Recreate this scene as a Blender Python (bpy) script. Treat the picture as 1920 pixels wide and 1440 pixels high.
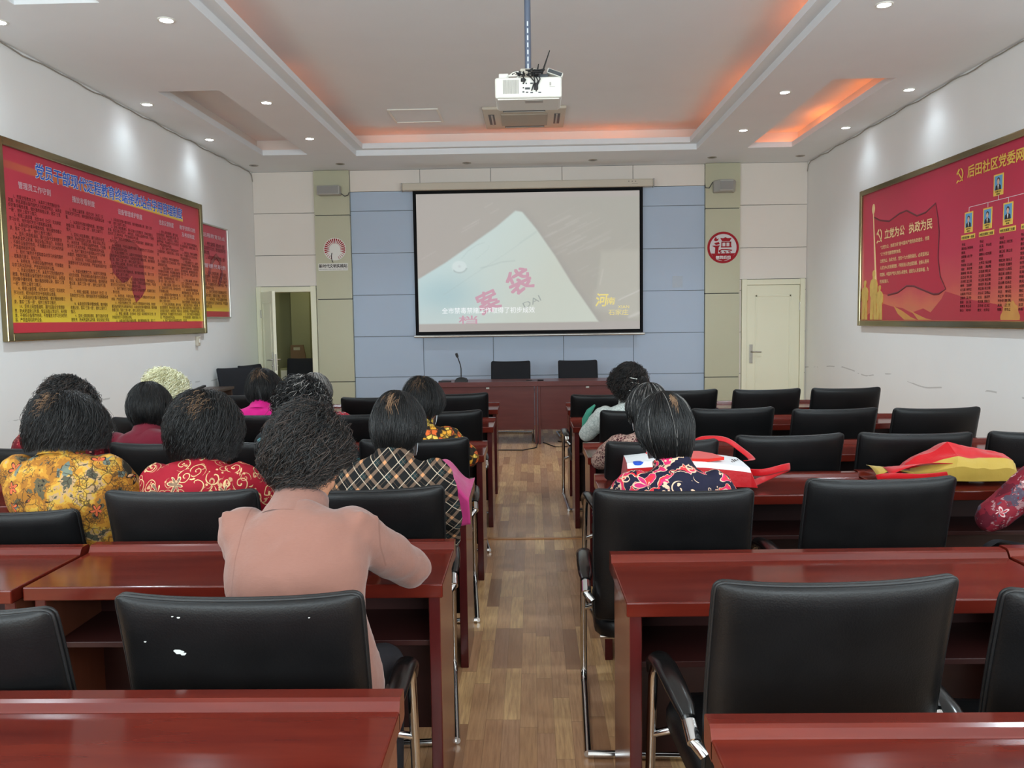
import bpy, bmesh, math, random
import numpy as np
from mathutils import Vector, Matrix

for _o in list(bpy.data.objects):
    bpy.data.objects.remove(_o)
SC = bpy.context.scene
COL = SC.collection
R = math.radians
RNG = np.random.default_rng(7)
random.seed(7)

# ------------------------------------------------------------------ camera
CAM_H = 1.5
p_, y_, r_ = R(-4.484), R(1.4425), R(0.829)
fw = Vector((-math.sin(y_)*math.cos(p_), math.cos(y_)*math.cos(p_), math.sin(p_)))
rt0 = Vector((math.cos(y_), math.sin(y_), 0)); up0 = rt0.cross(fw)
rt = rt0*math.cos(r_) - up0*math.sin(r_); up = rt0*math.sin(r_) + up0*math.cos(r_)
cd = bpy.data.cameras.new('camera'); cam = bpy.data.objects.new('camera', cd); COL.objects.link(cam)
m3 = Matrix((rt, up, -fw)).transposed()
cam.matrix_world = Matrix.Translation((0, 0, CAM_H)) @ m3.to_4x4()
cd.sensor_fit = 'HORIZONTAL'; cd.sensor_width = 36.0; cd.lens = 1554.0/1920.0*36.0
cd.clip_start = 0.05; cd.clip_end = 100
SC.camera = cam

# ------------------------------------------------------------------ world, light, exposure
SC.view_settings.view_transform = 'Standard'
SC.view_settings.look = 'None'
SC.view_settings.gamma = 1.0
SC.view_settings.use_curve_mapping = False
SC.view_settings.exposure = 0.66
SC.cycles.diffuse_bounces = 8
WD = bpy.data.worlds.new('daylight'); SC.world = WD; WD.use_nodes = True
WD.node_tree.nodes['Background'].inputs[0].default_value = (0.80, 0.90, 1.0, 1)
WD.node_tree.nodes['Background'].inputs[1].default_value = 0.6

def area_light(name, loc, rot, sx, sy, power, col):
    ld = bpy.data.lights.new(name, 'AREA'); ld.shape = 'RECTANGLE'; ld.size = sx; ld.size_y = sy
    ld.energy = power; ld.color = col
    o = bpy.data.objects.new(name, ld); COL.objects.link(o); o.location = loc; o.rotation_euler = rot
    return o
# fill light added at two made-up rear windows, behind the viewer
for wx in (-2.0, 2.0):
    area_light('window_daylight', (wx, -2.62, 2.0), (R(90), 0, 0), 2.9, 1.9, 120, (0.83, 0.955, 1.0))
# more fill light at side windows added behind the viewer
for sx in (-1, 1):
    area_light('window_daylight', (sx*3.88-0.035, -0.2, 2.1), (R(90), 0, R(90*sx)), 3.3, 1.7, 70, (0.83, 0.955, 1.0))

# ------------------------------------------------------------------ materials
def lin(c):
    out = []
    for v in c[:3]:
        v = v/255.0
        out.append(v/12.92 if v <= 0.04045 else ((v+0.055)/1.055)**2.4)
    return (*out, 1.0)

class NT:
    """small node-tree helper"""
    def __init__(s, name):
        s.m = bpy.data.materials.new(name); s.m.use_nodes = True
        s.t = s.m.node_tree; s.t.nodes.clear()
        s.out = s.t.nodes.new('ShaderNodeOutputMaterial')
        s.b = s.t.nodes.new('ShaderNodeBsdfPrincipled')
        s.t.links.new(s.b.outputs[0], s.out.inputs[0])
        s._co = None
    def n(s, typ, **kw):
        nd = s.t.nodes.new(typ)
        for k, v in kw.items(): setattr(nd, k, v)
        return nd
    def put(s, sock, v):
        if hasattr(v, 'links') or isinstance(v, bpy.types.NodeSocket): s.t.links.new(v, sock)
        else: sock.default_value = v
    def co(s):
        if s._co is None: s._co = s.n('ShaderNodeTexCoord').outputs['Object']
        return s._co
    def sep(s, v=None):
        nd = s.n('ShaderNodeSeparateXYZ'); s.put(nd.inputs[0], v if v is not None else s.co()); return nd.outputs
    def comb(s, x, y, z):
        nd = s.n('ShaderNodeCombineXYZ')
        for i, v in enumerate((x, y, z)): s.put(nd.inputs[i], v)
        return nd.outputs[0]
    def math(s, op, a, b=0.0, c=0.0, clamp=False):
        nd = s.n('ShaderNodeMath', operation=op, use_clamp=clamp)
        s.put(nd.inputs[0], a); s.put(nd.inputs[1], b); s.put(nd.inputs[2], c); return nd.outputs[0]
    def vscale(s, v, sc):
        nd = s.n('ShaderNodeVectorMath', operation='MULTIPLY'); s.put(nd.inputs[0], v); s.put(nd.inputs[1], sc); return nd.outputs[0]
    def vadd(s, v, w):
        nd = s.n('ShaderNodeVectorMath', operation='ADD'); s.put(nd.inputs[0], v); s.put(nd.inputs[1], w); return nd.outputs[0]
    def noise(s, v, scale, detail=2.0, rough=0.5, col=False):
        nd = s.n('ShaderNodeTexNoise'); s.put(nd.inputs['Vector'], v)
        nd.inputs['Scale'].default_value = scale; nd.inputs['Detail'].default_value = detail
        nd.inputs['Roughness'].default_value = rough
        return nd.outputs['Color' if col else 'Fac']
    def voro(s, v, scale, feature='F1', rnd=1.0):
        nd = s.n('ShaderNodeTexVoronoi', feature=feature); s.put(nd.inputs['Vector'], v)
        nd.inputs['Scale'].default_value = scale; nd.inputs['Randomness'].default_value = rnd
        return nd.outputs
    def white(s, v):
        nd = s.n('ShaderNodeTexWhiteNoise'); s.put(nd.inputs['Vector'], v); return nd.outputs['Value']
    def ramp(s, f, stops, interp='LINEAR'):
        nd = s.n('ShaderNodeValToRGB'); s.put(nd.inputs[0], f); r = nd.color_ramp; r.interpolation = interp
        while len(r.elements) > 1: r.elements.remove(r.elements[-1])
        r.elements[0].position = stops[0][0]; r.elements[0].color = lin(stops[0][1])
        for p, c in stops[1:]:
            e = r.elements.new(p); e.color = lin(c)
        return nd.outputs[0]
    def mix(s, f, a, b, mode='MIX'):
        nd = s.n('ShaderNodeMix', data_type='RGBA', blend_type=mode)
        s.put(nd.inputs[0], f); s.put(nd.inputs[6], a); s.put(nd.inputs[7], b); return nd.outputs[2]
    def bump(s, h, strength=0.2, dist=0.01):
        nd = s.n('ShaderNodeBump'); s.put(nd.inputs['Height'], h)
        nd.inputs['Strength'].default_value = strength; nd.inputs['Distance'].default_value = dist
        s.t.links.new(nd.outputs[0], s.b.inputs['Normal'])
    def set(s, **kw):
        names = dict(col='Base Color', rough='Roughness', metal='Metallic', spec='Specular IOR Level', emit='Emission Color', es='Emission Strength', coat='Coat Weight', coatr='Coat Roughness', sheen='Sheen Weight', alpha='Alpha', trans='Transmission Weight')
        for k, v in kw.items(): s.put(s.b.inputs[names[k]], v)
        return s.m

def mat(name, c, rough=0.5, metal=0.0, spec=0.5, **kw):
    n = NT(name)
    return n.set(col=lin(c), rough=rough, metal=metal, spec=spec, **kw)
def mat_noise(name, c, c2, scale, rough=0.5, metal=0.0, spec=0.5, bump=0.0, stretch=(1, 1, 1), detail=3.0, **kw):
    n = NT(name); f = n.noise(n.vscale(n.co(), stretch), scale, detail)
    col = n.mix(f, lin(c), lin(c2))
    if bump: n.bump(f, bump, 0.01)
    return n.set(col=col, rough=rough, metal=metal, spec=spec, **kw)

M = {}
# ceilings and walls
M['ceil'] = mat_noise('ceiling_paint', (231, 236, 240), (226, 231, 235), 3, 0.8, spec=0.2)
M['cove'] = mat('cove_paint', (225, 222, 216), 0.8, spec=0.2)
def wall_mat():
    n = NT('wall_paint'); x, y, z = n.sep()
    f = n.noise(n.co(), 2.2, 4)
    base = n.mix(f, lin((236, 237, 236)), lin((230, 231, 231)))
    # pencil-thin scuff left by chair backs, about table height
    wob = n.math('MULTIPLY', n.noise(n.vscale(n.co(), (0.7, 0.7, 0)), 1.0, 2), 0.30)
    d = n.math('ABSOLUTE', n.math('SUBTRACT', n.math('SUBTRACT', z, 0.66), wob))
    line = n.math('LESS_THAN', d, 0.007)
    br = n.math('GREATER_THAN', n.noise(n.vscale(n.co(), (1, 2.2, 6)), 1.5, 3), 0.53)
    base = n.mix(n.math('MULTIPLY', n.math('MULTIPLY', line, br), 0.4), base, lin((120, 118, 115)))
    return n.set(col=base, rough=0.75, spec=0.25)
M['wall'] = wall_mat()
M['panel_white'] = mat_noise('cream_panel', (228, 221, 213), (222, 215, 207), 1.5, 0.6, spec=0.3)
M['panel_blue'] = mat_noise('blue_panel', (176, 192, 212), (170, 186, 206), 1.3, 0.55, spec=0.35)
M['panel_olive'] = mat_noise('olive_panel', (190, 189, 163), (183, 182, 157), 1.5, 0.28, spec=0.4)
M['groove'] = mat('groove_dark', (88, 88, 84), 0.8)
M['door'] = mat_noise('door_lacquer', (232, 230, 206), (226, 224, 200), 2, 0.4)
M['olive_wall'] = mat('back_room_paint', (150, 150, 112), 0.8)
def floor_mat():
    n = NT('laminate_floor'); x, y, z = n.sep()
    W_, L_ = 0.064, 0.46
    row = n.math('FLOOR', n.math('DIVIDE', x, W_))
    sh = n.math('MULTIPLY', n.white(n.comb(row, 3.7, 0.0)), 5.0)
    yy = n.math('ADD', n.math('DIVIDE', y, L_), sh)
    ln = n.math('FLOOR', yy)
    rnd = n.white(n.comb(row, ln, 1.3))
    col = n.ramp(rnd, [(0.0, (160, 116, 84)), (0.22, (216, 170, 124)), (0.45, (188, 140, 102)), (0.70, (232, 190, 134)), (0.86, (202, 156, 118)), (1.0, (168, 128, 102))])
    off = n.comb(n.math('MULTIPLY', rnd, 30.0), n.math('MULTIPLY', rnd, 17.0), 0.0)
    g = n.noise(n.vscale(n.vadd(n.co(), off), (42, 2.6, 1)), 2.2, 6, 0.62)
    g2 = n.noise(n.vscale(n.vadd(n.co(), off), (12, 1.0, 1)), 3.0, 3)
    col = n.mix(n.math('MULTIPLY', n.math('SUBTRACT', g, 0.38, clamp=True), 1.7, clamp=True), col, lin((142, 98, 70)))
    col = n.mix(n.math('MULTIPLY', g2, 0.12), col, lin((220, 184, 140)))
    fx = n.math('FRACT', n.math('DIVIDE', x, W_)); fy = n.math('FRACT', yy)
    seam = n.math('MAXIMUM', n.math('LESS_THAN', fx, 0.025), n.math('LESS_THAN', fy, 0.005))
    col = n.mix(n.math('MULTIPLY', seam, 0.45), col, lin((80, 58, 44)))
    return n.set(col=col, rough=0.26, spec=0.45)
M['floor'] = floor_mat()
def wood_mat(name, a, b, c, rough=0.16, axis=(1.2, 9, 9), spec=0.34):
    n = NT(name)
    f = n.noise(n.vscale(n.co(), axis), 2.0, 5, 0.55)
    f2 = n.noise(n.co(), 1.6, 2)
    col = n.ramp(f, [(0.25, a), (0.5, b), (0.78, c)])
    col = n.mix(n.math('MULTIPLY', f2, 0.35), col, lin(c))
    return n.set(col=col, rough=rough, spec=spec)
M['mahog'] = wood_mat('mahogany_lacquer', (68, 17, 13), (84, 25, 17), (98, 33, 21))
M['mahog_edge'] = wood_mat('mahogany_edge', (60, 16, 17), (74, 21, 22), (86, 28, 27), 0.22, (9, 9, 1.2))
M['mahog_floor_tint'] = wood_mat('mahogany_floor_tint', (96, 52, 35), (106, 59, 42), (116, 66, 48), 0.2, (9, 9, 1.2))  # browner tone: reflection of the floor put into the side panel colour
M['mahog_shaded'] = wood_mat('mahogany_shaded', (40, 16, 15), (48, 20, 18), (56, 24, 21), 0.45, (1.2, 9, 9))  # darkened mahogany: shade under the desktop put into the colour
M['podium'] = wood_mat('podium_veneer', (88, 46, 44), (98, 52, 50), (108, 60, 56), 0.28, (1.2, 9, 9))
M['sidetable'] = wood_mat('dark_brown_veneer', (62, 46, 40), (70, 54, 46), (78, 60, 52), 0.35)
def leather():
    n = NT('black_leather')
    v = n.voro(n.co(), 240, 'F1')['Distance']
    big = n.noise(n.co(), 9, 3)
    col = n.mix(big, lin((8, 8, 9)), lin((13, 12, 13)))
    n.bump(v, 0.12, 0.002)
    r = n.math('ADD', n.math('MULTIPLY', big, 0.14), 0.34)
    return n.set(col=col, rough=r, spec=0.28)
M['leather'] = leather()
M['piping'] = mat('black_piping', (20, 20, 21), 0.45, spec=0.4)
M['scuff'] = mat('bare_scuff', (176, 176, 172), 0.7)
M['mesh_black'] = mat('black_cloth', (32, 33, 37), 0.8, spec=0.25)
M['chrome'] = mat('chrome', (205, 205, 205), 0.12, 1.0)
M['pad'] = mat('armrest_black_plastic', (18, 18, 18), 0.22, spec=0.5)
M['steel'] = mat('brushed_steel', (170, 166, 158), 0.32, 1.0)
M['brass_frame'] = mat_noise('mirror_gold_frame', (158, 146, 112), (124, 110, 78), 1.6, 0.14, 1.0, stretch=(1, 1, 1))
M['alu'] = mat('aluminium', (190, 188, 182), 0.35, 1.0)
M['white_plastic'] = mat('white_plastic', (226, 226, 218), 0.4)
M['grey_plastic'] = mat('grey_plastic', (170, 168, 162), 0.5)
M['cream_plastic'] = mat('cream_plastic', (196, 188, 172), 0.5)
M['dark_grey'] = mat('dark_grey_plastic', (60, 64, 68), 0.5)
M['black'] = mat('black_plastic', (20, 20, 21), 0.5)
M['pole'] = mat('painted_pole', (104, 116, 136), 0.35, 0.4)
M['screen_white'] = mat('screen_fabric', (214, 210, 204), 0.8, spec=0.1)
M['cable_grey'] = mat('grey_cable', (150, 146, 138), 0.6)
M['ink_black'] = mat('ink_black', (64, 34, 30), 0.7, spec=0.2)
M['ink_blue'] = mat('ink_blue', (36, 96, 205), 0.5, spec=0.2)
M['ink_white'] = mat('ink_white', (225, 220, 220), 0.5, spec=0.2)
M['ink_yellow'] = mat('ink_yellow', (232, 196, 92), 0.5, spec=0.2)
M['ink_gold'] = mat('ink_pale_gold', (235, 205, 150), 0.5, spec=0.2)
M['ink_red'] = mat('ink_red', (158, 22, 34), 0.5, spec=0.2)
M['ink_grey'] = mat('ink_grey', (70, 66, 64), 0.5, spec=0.2)
M['ink_pink'] = mat('ink_pale_red', (196, 96, 96), 0.6, spec=0.2)
M['skin'] = mat_noise('skin', (196, 142, 112), (180, 124, 96), 30, 0.5, spec=0.35)
M['eye'] = mat('eye_white', (225, 222, 215), 0.25)
M['lip'] = mat('lip', (160, 84, 80), 0.45)
M['trouser'] = mat_noise('dark_trouser_cloth', (34, 33, 36), (44, 42, 46), 80, 0.85, spec=0.2)
M['shoe'] = mat('black_shoe', (26, 25, 25), 0.4)
M['mask'] = mat_noise('white_face_mask', (222, 228, 232), (206, 214, 222), 60, 0.85, spec=0.2)
M['rope_glow'] = None

# ------------------------------------------------------------------ object helpers
def link(o, parent=None):
    COL.objects.link(o)
    if parent is not None: o.parent = parent
    return o
def tag(o, label=None, cat=None, group=None, kind=None):
    if label: o['label'] = label
    if cat: o['category'] = cat
    if group: o['group'] = group
    if kind: o['kind'] = kind
    return o
def thing(name, label, cat, loc=(0, 0, 0), rz=0.0, group=None):
    o = bpy.data.objects.new(name, None); o.empty_display_size = 0.1
    link(o); o.location = loc; o.rotation_euler = (0, 0, rz)
    return tag(o, label, cat, group)
def copy_tree(o, parent=None):
    c = o.copy(); COL.objects.link(c)
    if parent is not None: c.parent = parent
    for ch in list(o.children): copy_tree(ch, c)
    return c

class MB:
    """collects shapes and links them as one mesh object"""
    def __init__(s): s.v = []; s.f = []; s.mi = []; s.sm = []; s.cur = 0; s.smooth = False
    def add(s, vs, fs, smooth=None, mi=None):
        b = len(s.v)
        s.v.extend([tuple(map(float, q)) for q in vs])
        sm = s.smooth if smooth is None else smooth; k = s.cur if mi is None else mi
        for q in fs:
            s.f.append(tuple(int(b+i) for i in q)); s.mi.append(k); s.sm.append(sm)
        return s
    def box(s, x0, x1, y0, y1, z0, z1, mi=None):
        v = [(x, y, z) for z in (z0, z1) for y in (y0, y1) for x in (x0, x1)]
        f = [(0, 2, 3, 1), (4, 5, 7, 6), (0, 1, 5, 4), (2, 6, 7, 3), (0, 4, 6, 2), (1, 3, 7, 5)]
        return s.add(v, f, False, mi)
    def rbox(s, x0, x1, y0, y1, z0, z1, r=0.005, seg=2, mi=None, mtx=None):
        bm = bmesh.new(); bmesh.ops.create_cube(bm, size=1.0)
        for v in bm.verts:
            v.co = Vector(((x0+x1)/2+v.co.x*(x1-x0), (y0+y1)/2+v.co.y*(y1-y0), (z0+z1)/2+v.co.z*(z1-z0)))
        bmesh.ops.bevel(bm, geom=list(bm.edges), offset=r, segments=seg, profile=0.5, affect='EDGES')
        if mtx is not None: bmesh.ops.transform(bm, matrix=mtx, verts=bm.verts)
        bm.verts.index_update()
        s.add([v.co[:] for v in bm.verts], [[v.index for v in f.verts] for f in bm.faces], False, mi); bm.free()
        return s
    def loft(s, rings, cap=True, smooth=True, closed=True, mi=None):
        """rings: list of equal-length point lists"""
        n = len(rings[0]); vs = [p for r in rings for p in r]; fs = []
        for i in range(len(rings)-1):
            for j in range(n if closed else n-1):
                a = i*n+j; b = i*n+(j+1) % n
                fs.append((a, b, b+n, a+n))
        s.add(vs, fs, smooth, mi)
        if cap and closed:
            s.add(rings[0], [tuple(reversed(range(n)))], smooth, mi); s.add(rings[-1], [tuple(range(n))], smooth, mi)
        return s
    def tube(s, pts, rad, n=10, cap=True, mi=None, ry=None, hint=None):
        pts = [Vector(p) for p in pts]; m = len(pts)
        rads = rad if isinstance(rad, (list, tuple)) else [rad]*m
        rys = ry if isinstance(ry, (list, tuple)) else ([ry]*m if ry else rads)
        rings = []; prev = None
        for i, p in enumerate(pts):
            t = (pts[min(i+1, m-1)]-pts[max(i-1, 0)])
            if t.length < 1e-9: t = Vector((0, 0, 1))
            t.normalize()
            if prev is None:
                h = Vector(hint) if hint else (Vector((1, 0, 0)) if abs(t.x) < 0.8 else Vector((0, 1, 0)))
            else: h = prev
            a = (h - t*h.dot(t)).normalized(); b = t.cross(a); prev = a
            rings.append([p + a*(rads[i]*math.cos(2*math.pi*k/n)) + b*(rys[i]*math.sin(2*math.pi*k/n)) for k in range(n)])
        return s.loft(rings, cap, True, True, mi)
    def capsule(s, p, q, r0, r1, n=14, flat=None, hint=None):
        """tapered limb with round ends"""
        p = Vector(p); q = Vector(q); d = (q-p).normalized(); pts = []; rad = []
        for k in (0.05, 0.35, 0.7): pts.append(p-d*r0*math.sqrt(1-k*k)*1.0); rad.append(r0*k)
        for k in range(5):
            t = k/4; pts.append(p.lerp(q, t)); rad.append(r0+(r1-r0)*t)
        for k in (0.7, 0.35, 0.05): pts.append(q+d*r1*math.sqrt(1-k*k)*1.0); rad.append(r1*k)
        return s.tube(pts, rad, n, ry=[x*flat for x in rad] if flat else None, hint=hint)
    def ellipsoid(s, c, rx, ry, rz, n=18, m=12, mtx=None, mi=None):
        c = Vector(c); rings = []
        for i in range(m+1):
            th = math.pi*i/m; th = min(max(th, 0.02), math.pi-0.02); ring = []
            for k in range(n):
                ph = 2*math.pi*k/n
                v = Vector((rx*math.sin(th)*math.cos(ph), ry*math.sin(th)*math.sin(ph), -rz*math.cos(th)))
                if mtx is not None: v = mtx @ v
                ring.append(c+v)
            rings.append(ring)
        return s.loft(rings, True, True, True, mi)
    def prism(s, poly, axis, a, b, mi=None, smooth=False):
        """polygon (2-D) extruded along 'x','y' or 'z'"""
        def P(u, v, w):
            return {'x': (w, u, v), 'y': (u, w, v), 'z': (u, v, w)}[axis]
        n = len(poly)
        vs = [P(u, v, a) for u, v in poly]+[P(u, v, b) for u, v in poly]
        fs = [tuple(range(n)), tuple(reversed(range(n, 2*n)))]
        fs += [(i, i+n, (i+1) % n+n, (i+1) % n) for i in range(n)]
        return s.add(vs, fs, smooth, mi)
    def build(s, name, mats, parent=None, fix=True):
        me = bpy.data.meshes.new(name); me.from_pydata(s.v, [], s.f)
        if not isinstance(mats, (list, tuple)): mats = [mats]
        for k in mats: me.materials.append(k)
        me.polygons.foreach_set('material_index', s.mi); me.polygons.foreach_set('use_smooth', s.sm)
        if fix:
            bm = bmesh.new(); bm.from_mesh(me); bmesh.ops.recalc_face_normals(bm, faces=bm.faces); bm.to_mesh(me); bm.free()
        me.update()
        return link(bpy.data.objects.new(name, me), parent)

def arc(c, r, a0, a1, n, plane='yz', x=0.0):
    out = []
    for i in range(n+1):
        a = R(a0+(a1-a0)*i/n); u = c[0]+r*math.cos(a); v = c[1]+r*math.sin(a)
        out.append((x, u, v) if plane == 'yz' else ((u, v, x) if plane == 'xy' else (u, x, v)))
    return out

def evaluated(o):
    dg = bpy.context.evaluated_depsgraph_get(); dg.update()
    return bpy.data.meshes.new_from_object(o.evaluated_get(dg))
def remesh(mb, voxel, smooth=4, fac=0.5):
    """union of overlapping closed shapes as one continuous skin -> (verts Nx3, faces)"""
    o = mb.build('temp_skin', M['skin'])
    k = o.modifiers.new('r', 'REMESH'); k.mode = 'VOXEL'; k.voxel_size = voxel; k.use_smooth_shade = True
    if smooth:
        q = o.modifiers.new('s', 'SMOOTH'); q.factor = fac; q.iterations = smooth
    me = evaluated(o); old = o.data
    bpy.data.objects.remove(o); bpy.data.meshes.remove(old)
    return me
def link_mesh(me, name, mats, parent=None):
    me.name = name; me.materials.clear()
    for k in (mats if isinstance(mats, (list, tuple)) else [mats]): me.materials.append(k)
    me.polygons.foreach_set('use_smooth', [True]*len(me.polygons))
    return link(bpy.data.objects.new(name, me), parent)

# lettering: outlines of a line of text turned into mesh, local x to the right, y up
_TX = {}
def text_geo(body, size=1.0, bold=0.0, align='LEFT', line=1.0, res=2):
    bold = 0.0
    key = (body, bold, align, line, res)
    if key not in _TX:
        cu = bpy.data.curves.new('temp_text', 'FONT'); cu.body = body; cu.size = 1.0; cu.offset = bold
        cu.align_x = align; cu.space_line = line; cu.resolution_u = res
        o = bpy.data.objects.new('temp_text', cu); COL.objects.link(o)
        me = evaluated(o)
        v = np.zeros(len(me.vertices)*3); me.vertices.foreach_get('co', v); v = v.reshape(-1, 3)
        f = [tuple(p.vertices) for p in me.polygons]
        bpy.data.objects.remove(o); bpy.data.curves.remove(cu); bpy.data.meshes.remove(me)
        _TX[key] = (v, f)
    v, f = _TX[key]
    return v*size, f
def put_text(mb, body, x, z, size, y=0.0, bold=0.0, fit_w=None, fit_h=None, align='LEFT', line=1.0, mi=None, rot=0.0, shear=0.0):
    """lettering standing in the local xz plane, facing -y"""
    v, f = text_geo(body, 1.0, bold, align, line)
    if len(v) == 0: return
    v = v.copy()*size
    w = v[:, 0].max()-v[:, 0].min(); h = v[:, 1].max()-v[:, 1].min()
    if fit_w: v[:, 0] = (v[:, 0]-v[:, 0].min())*fit_w/w
    if fit_h: v[:, 1] = (v[:, 1]-v[:, 1].min())*fit_h/h
    if shear: v[:, 0] += shear*v[:, 1]
    if rot:
        c, s_ = math.cos(rot), math.sin(rot); v = np.stack([c*v[:, 0]-s_*v[:, 1], s_*v[:, 0]+c*v[:, 1], v[:, 2]], 1)
    hgt = fit_h if fit_h else size
    offs = [(0, 0)] if bold < 0.01 else [(dx*bold*hgt, dz*bold*hgt) for dx, dz in ((-1, -1), (1, -1), (-1, 1), (1, 1))]
    for i, (dx, dz) in enumerate(offs):      # heavier strokes
        mb.add(np.stack([x+dx+v[:, 0], np.full(len(v), y-i*0.0002), z+dz+v[:, 1]], 1), f, False, mi)

# ================================================================== the room
XL, XR, YB, YR, ZC, ZU = -3.86, 3.79, 11.6, -2.6, 3.578, 3.88
def struct(name, mb, mats, parent=None):
    o = mb.build(name, mats, parent)
    if parent is None: o['kind'] = 'structure'
    return o
struct('floor', MB().box(XL-0.6, XR+0.2, YR-0.1, 14.0, -0.1, 0.0), M['floor'])
SW = (-1.9, 1.5, 1.2, 3.0)               # side windows added out of view to bring in light
for nm, x0, x1 in (('wall_left', XL-0.15, XL), ('wall_right', XR, XR+0.15)):
    mb = MB().box(x0, x1, SW[1], YB+0.15, 0, ZU+0.1).box(x0, x1, YR-0.1, SW[0], 0, ZU+0.1).box(x0, x1, SW[0], SW[1], 0, SW[2]).box(x0, x1, SW[0], SW[1], SW[3], ZU+0.1)
    struct(nm, mb, M['wall'])
for k, x0 in enumerate((XL-0.12, XR+0.06)):
    mb = MB()
    for y0, y1 in ((SW[0], SW[0]+0.05), (SW[1]-0.05, SW[1]), (-0.23, -0.17)): mb.box(x0, x0+0.06, y0, y1, SW[2], SW[3])
    for z0, z1 in ((SW[2], SW[2]+0.05), (SW[3]-0.05, SW[3])): mb.box(x0, x0+0.06, SW[0], SW[1], z0, z1)
    struct('window_%d' % (k+3), mb, M['white_plastic'])
# rear wall behind the viewer, with two openings added to let light in
mb = MB()
for x0, x1 in ((XL, -3.5), (-0.5, 0.5), (3.5, XR)): mb.box(x0, x1, YR-0.1, YR, 0, ZU)
for x0, x1 in ((-3.5, -0.5), (0.5, 3.5)): mb.box(x0, x1, YR-0.1, YR, 0, 1.0); mb.box(x0, x1, YR-0.1, YR, 3.0, ZU)
struct('wall_rear', mb, M['wall'])
for k, (x0, x1) in enumerate(((-3.5, -0.5), (0.5, 3.5))):
    mb = MB()
    for a, b in ((x0, x0+0.05), (x1-0.05, x1), ((x0+x1)/2-0.03, (x0+x1)/2+0.03)): mb.box(a, b, YR-0.08, YR-0.02, 1.0, 3.0)
    for a, b in ((1.0, 1.05), (2.95, 3.0)): mb.box(x0, x1, YR-0.08, YR-0.02, a, b)
    struct('window_%d' % (k+1), mb, M['white_plastic'])

# front wall: backing, then flush panels with narrow dark joints
D1 = (-3.79, -3.09, 1.92); D2 = (2.97, 3.70, 1.92)
mb = MB()
mb.box(XL, D1[0]-0.04, YB+0.02, YB+0.15, 0, ZU); mb.box(D1[1]+0.04, XR, YB+0.02, YB+0.15, 0, ZU)
mb.box(D1[0]-0.04, D1[1]+0.04, YB+0.02, YB+0.15, D1[2]+0.04, ZU)
mb.cur = 1
def panels(x0, x1, zs, mi, yf=YB, xs=(), g=0.0035):
    xx = [x0]+[x for x in xs if x0 < x < x1]+[x1]
    for a, b in zip(xx[:-1], xx[1:]):
        for c, d in zip(zs[:-1], zs[1:]):
            mb.box(a+g, b-g, yf, YB+0.021, c+g, d-g, mi)
VX = (-2.5, -1.525, -0.545, 0.437, 1.41, 2.39)
ZW = [0.13, 0.70, 1.275, 1.85, 2.43, 3.01, ZC]
ZW1 = [0.0]+ZW
panels(XL, -2.99, [2.0, 2.43, 3.01, ZC], 1)
panels(XL, D1[0]-0.075, ZW1[:5]+[2.0], 1); panels(-3.012, -2.99, ZW1[:5]+[2.0], 1)
panels(2.86, XR, [2.0, 2.43, 3.01, ZC], 1)
panels(2.86, 2.90, ZW1[:5]+[2.0], 1); panels(3.765, XR, ZW1[:5]+[2.0], 1)
panels(-2.5, 2.39, [0.0, 0.13, 0.71, 1.28, 1.86, 2.44, 3.02, 3.285], 2, xs=VX)
panels(-2.5, 2.39, [3.285, ZC], 1, xs=VX)
struct('wall_front', mb, [M['groove'], M['panel_white'], M['panel_blue']])
for k, (a, b) in enumerate(((-2.99, -2.5), (2.39, 2.86))):
    mb = MB(); mb.box(a+0.01, b-0.01, YB-0.045, YB+0.0, 0, ZC, 1)
    zs = [0.0, 0.655, 1.81, 2.965, ZC]
    for c, d in zip(zs[:-1], zs[1:]): mb.box(a, b, YB-0.06, YB-0.001, c+0.006, d-0.006, 0)
    struct('trim_%d' % (k+1), mb, [M['panel_olive'], M['groove']])

# ceiling: lowered margin with a large stepped tray and small side recesses
TR = (-2.19, 2.08, -0.4, 10.6)
REC = [(-3.33, -2.77, 7.54, 10.45), (-3.33, -2.77, 2.6, 5.47), (2.70, 3.25, 7.6, 10.56), (2.70, 3.25, 2.6, 5.5)]
mb = MB()
xs = sorted({XL, XR, TR[0], TR[1], -3.33, -2.77, 2.70, 3.25}); ys = sorted({YR, YB, TR[2], TR[3], 2.6, 5.47, 5.5, 7.54, 7.6, 10.45, 10.56})
def inhole(x, y):
    for a, b, c, d in [TR]+REC:
        if a < x < b and c < y < d: return True
    return False
for a, b in zip(xs[:-1], xs[1:]):
    for c, d in zip(ys[:-1], ys[1:]):
        if not inhole((a+b)/2, (c+d)/2):
            mb.add([(a, c, ZC), (b, c, ZC), (b, d, ZC), (a, d, ZC)], [(0, 1, 2, 3)])
def ring_v(r, z0, z1, mi=0):           # vertical faces round a rectangle
    a, b, c, d = r; q = [(a, c), (b, c), (b, d), (a, d)]
    for i in range(4):
        p, s_ = q[i], q[(i+1) % 4]
        mb.add([(*p, z0), (*s_, z0), (*s_, z1), (*p, z1)], [(0, 1, 2, 3)], False, mi)
def ring_h(o, i, z, mi=0):             # flat ring between two rectangles
    O = [(o[0], o[2]), (o[1], o[2]), (o[1], o[3]), (o[0], o[3])]; I = [(i[0], i[2]), (i[1], i[2]), (i[1], i[3]), (i[0], i[3])]
    for k in range(4):
        m = (k+1) % 4
        mb.add([(*O[k], z), (*O[m], z), (*I[m], z), (*I[k], z)], [(0, 1, 2, 3)], False, mi)
def grow(r, e): return (r[0]-e, r[1]+e, r[2]-e, r[3]+e)
RB = grow(TR, -0.10)
ring_v(TR, ZC, ZC+0.07); ring_h(TR, RB, ZC+0.07); ring_v(RB, ZC+0.07, ZC+0.135)
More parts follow.
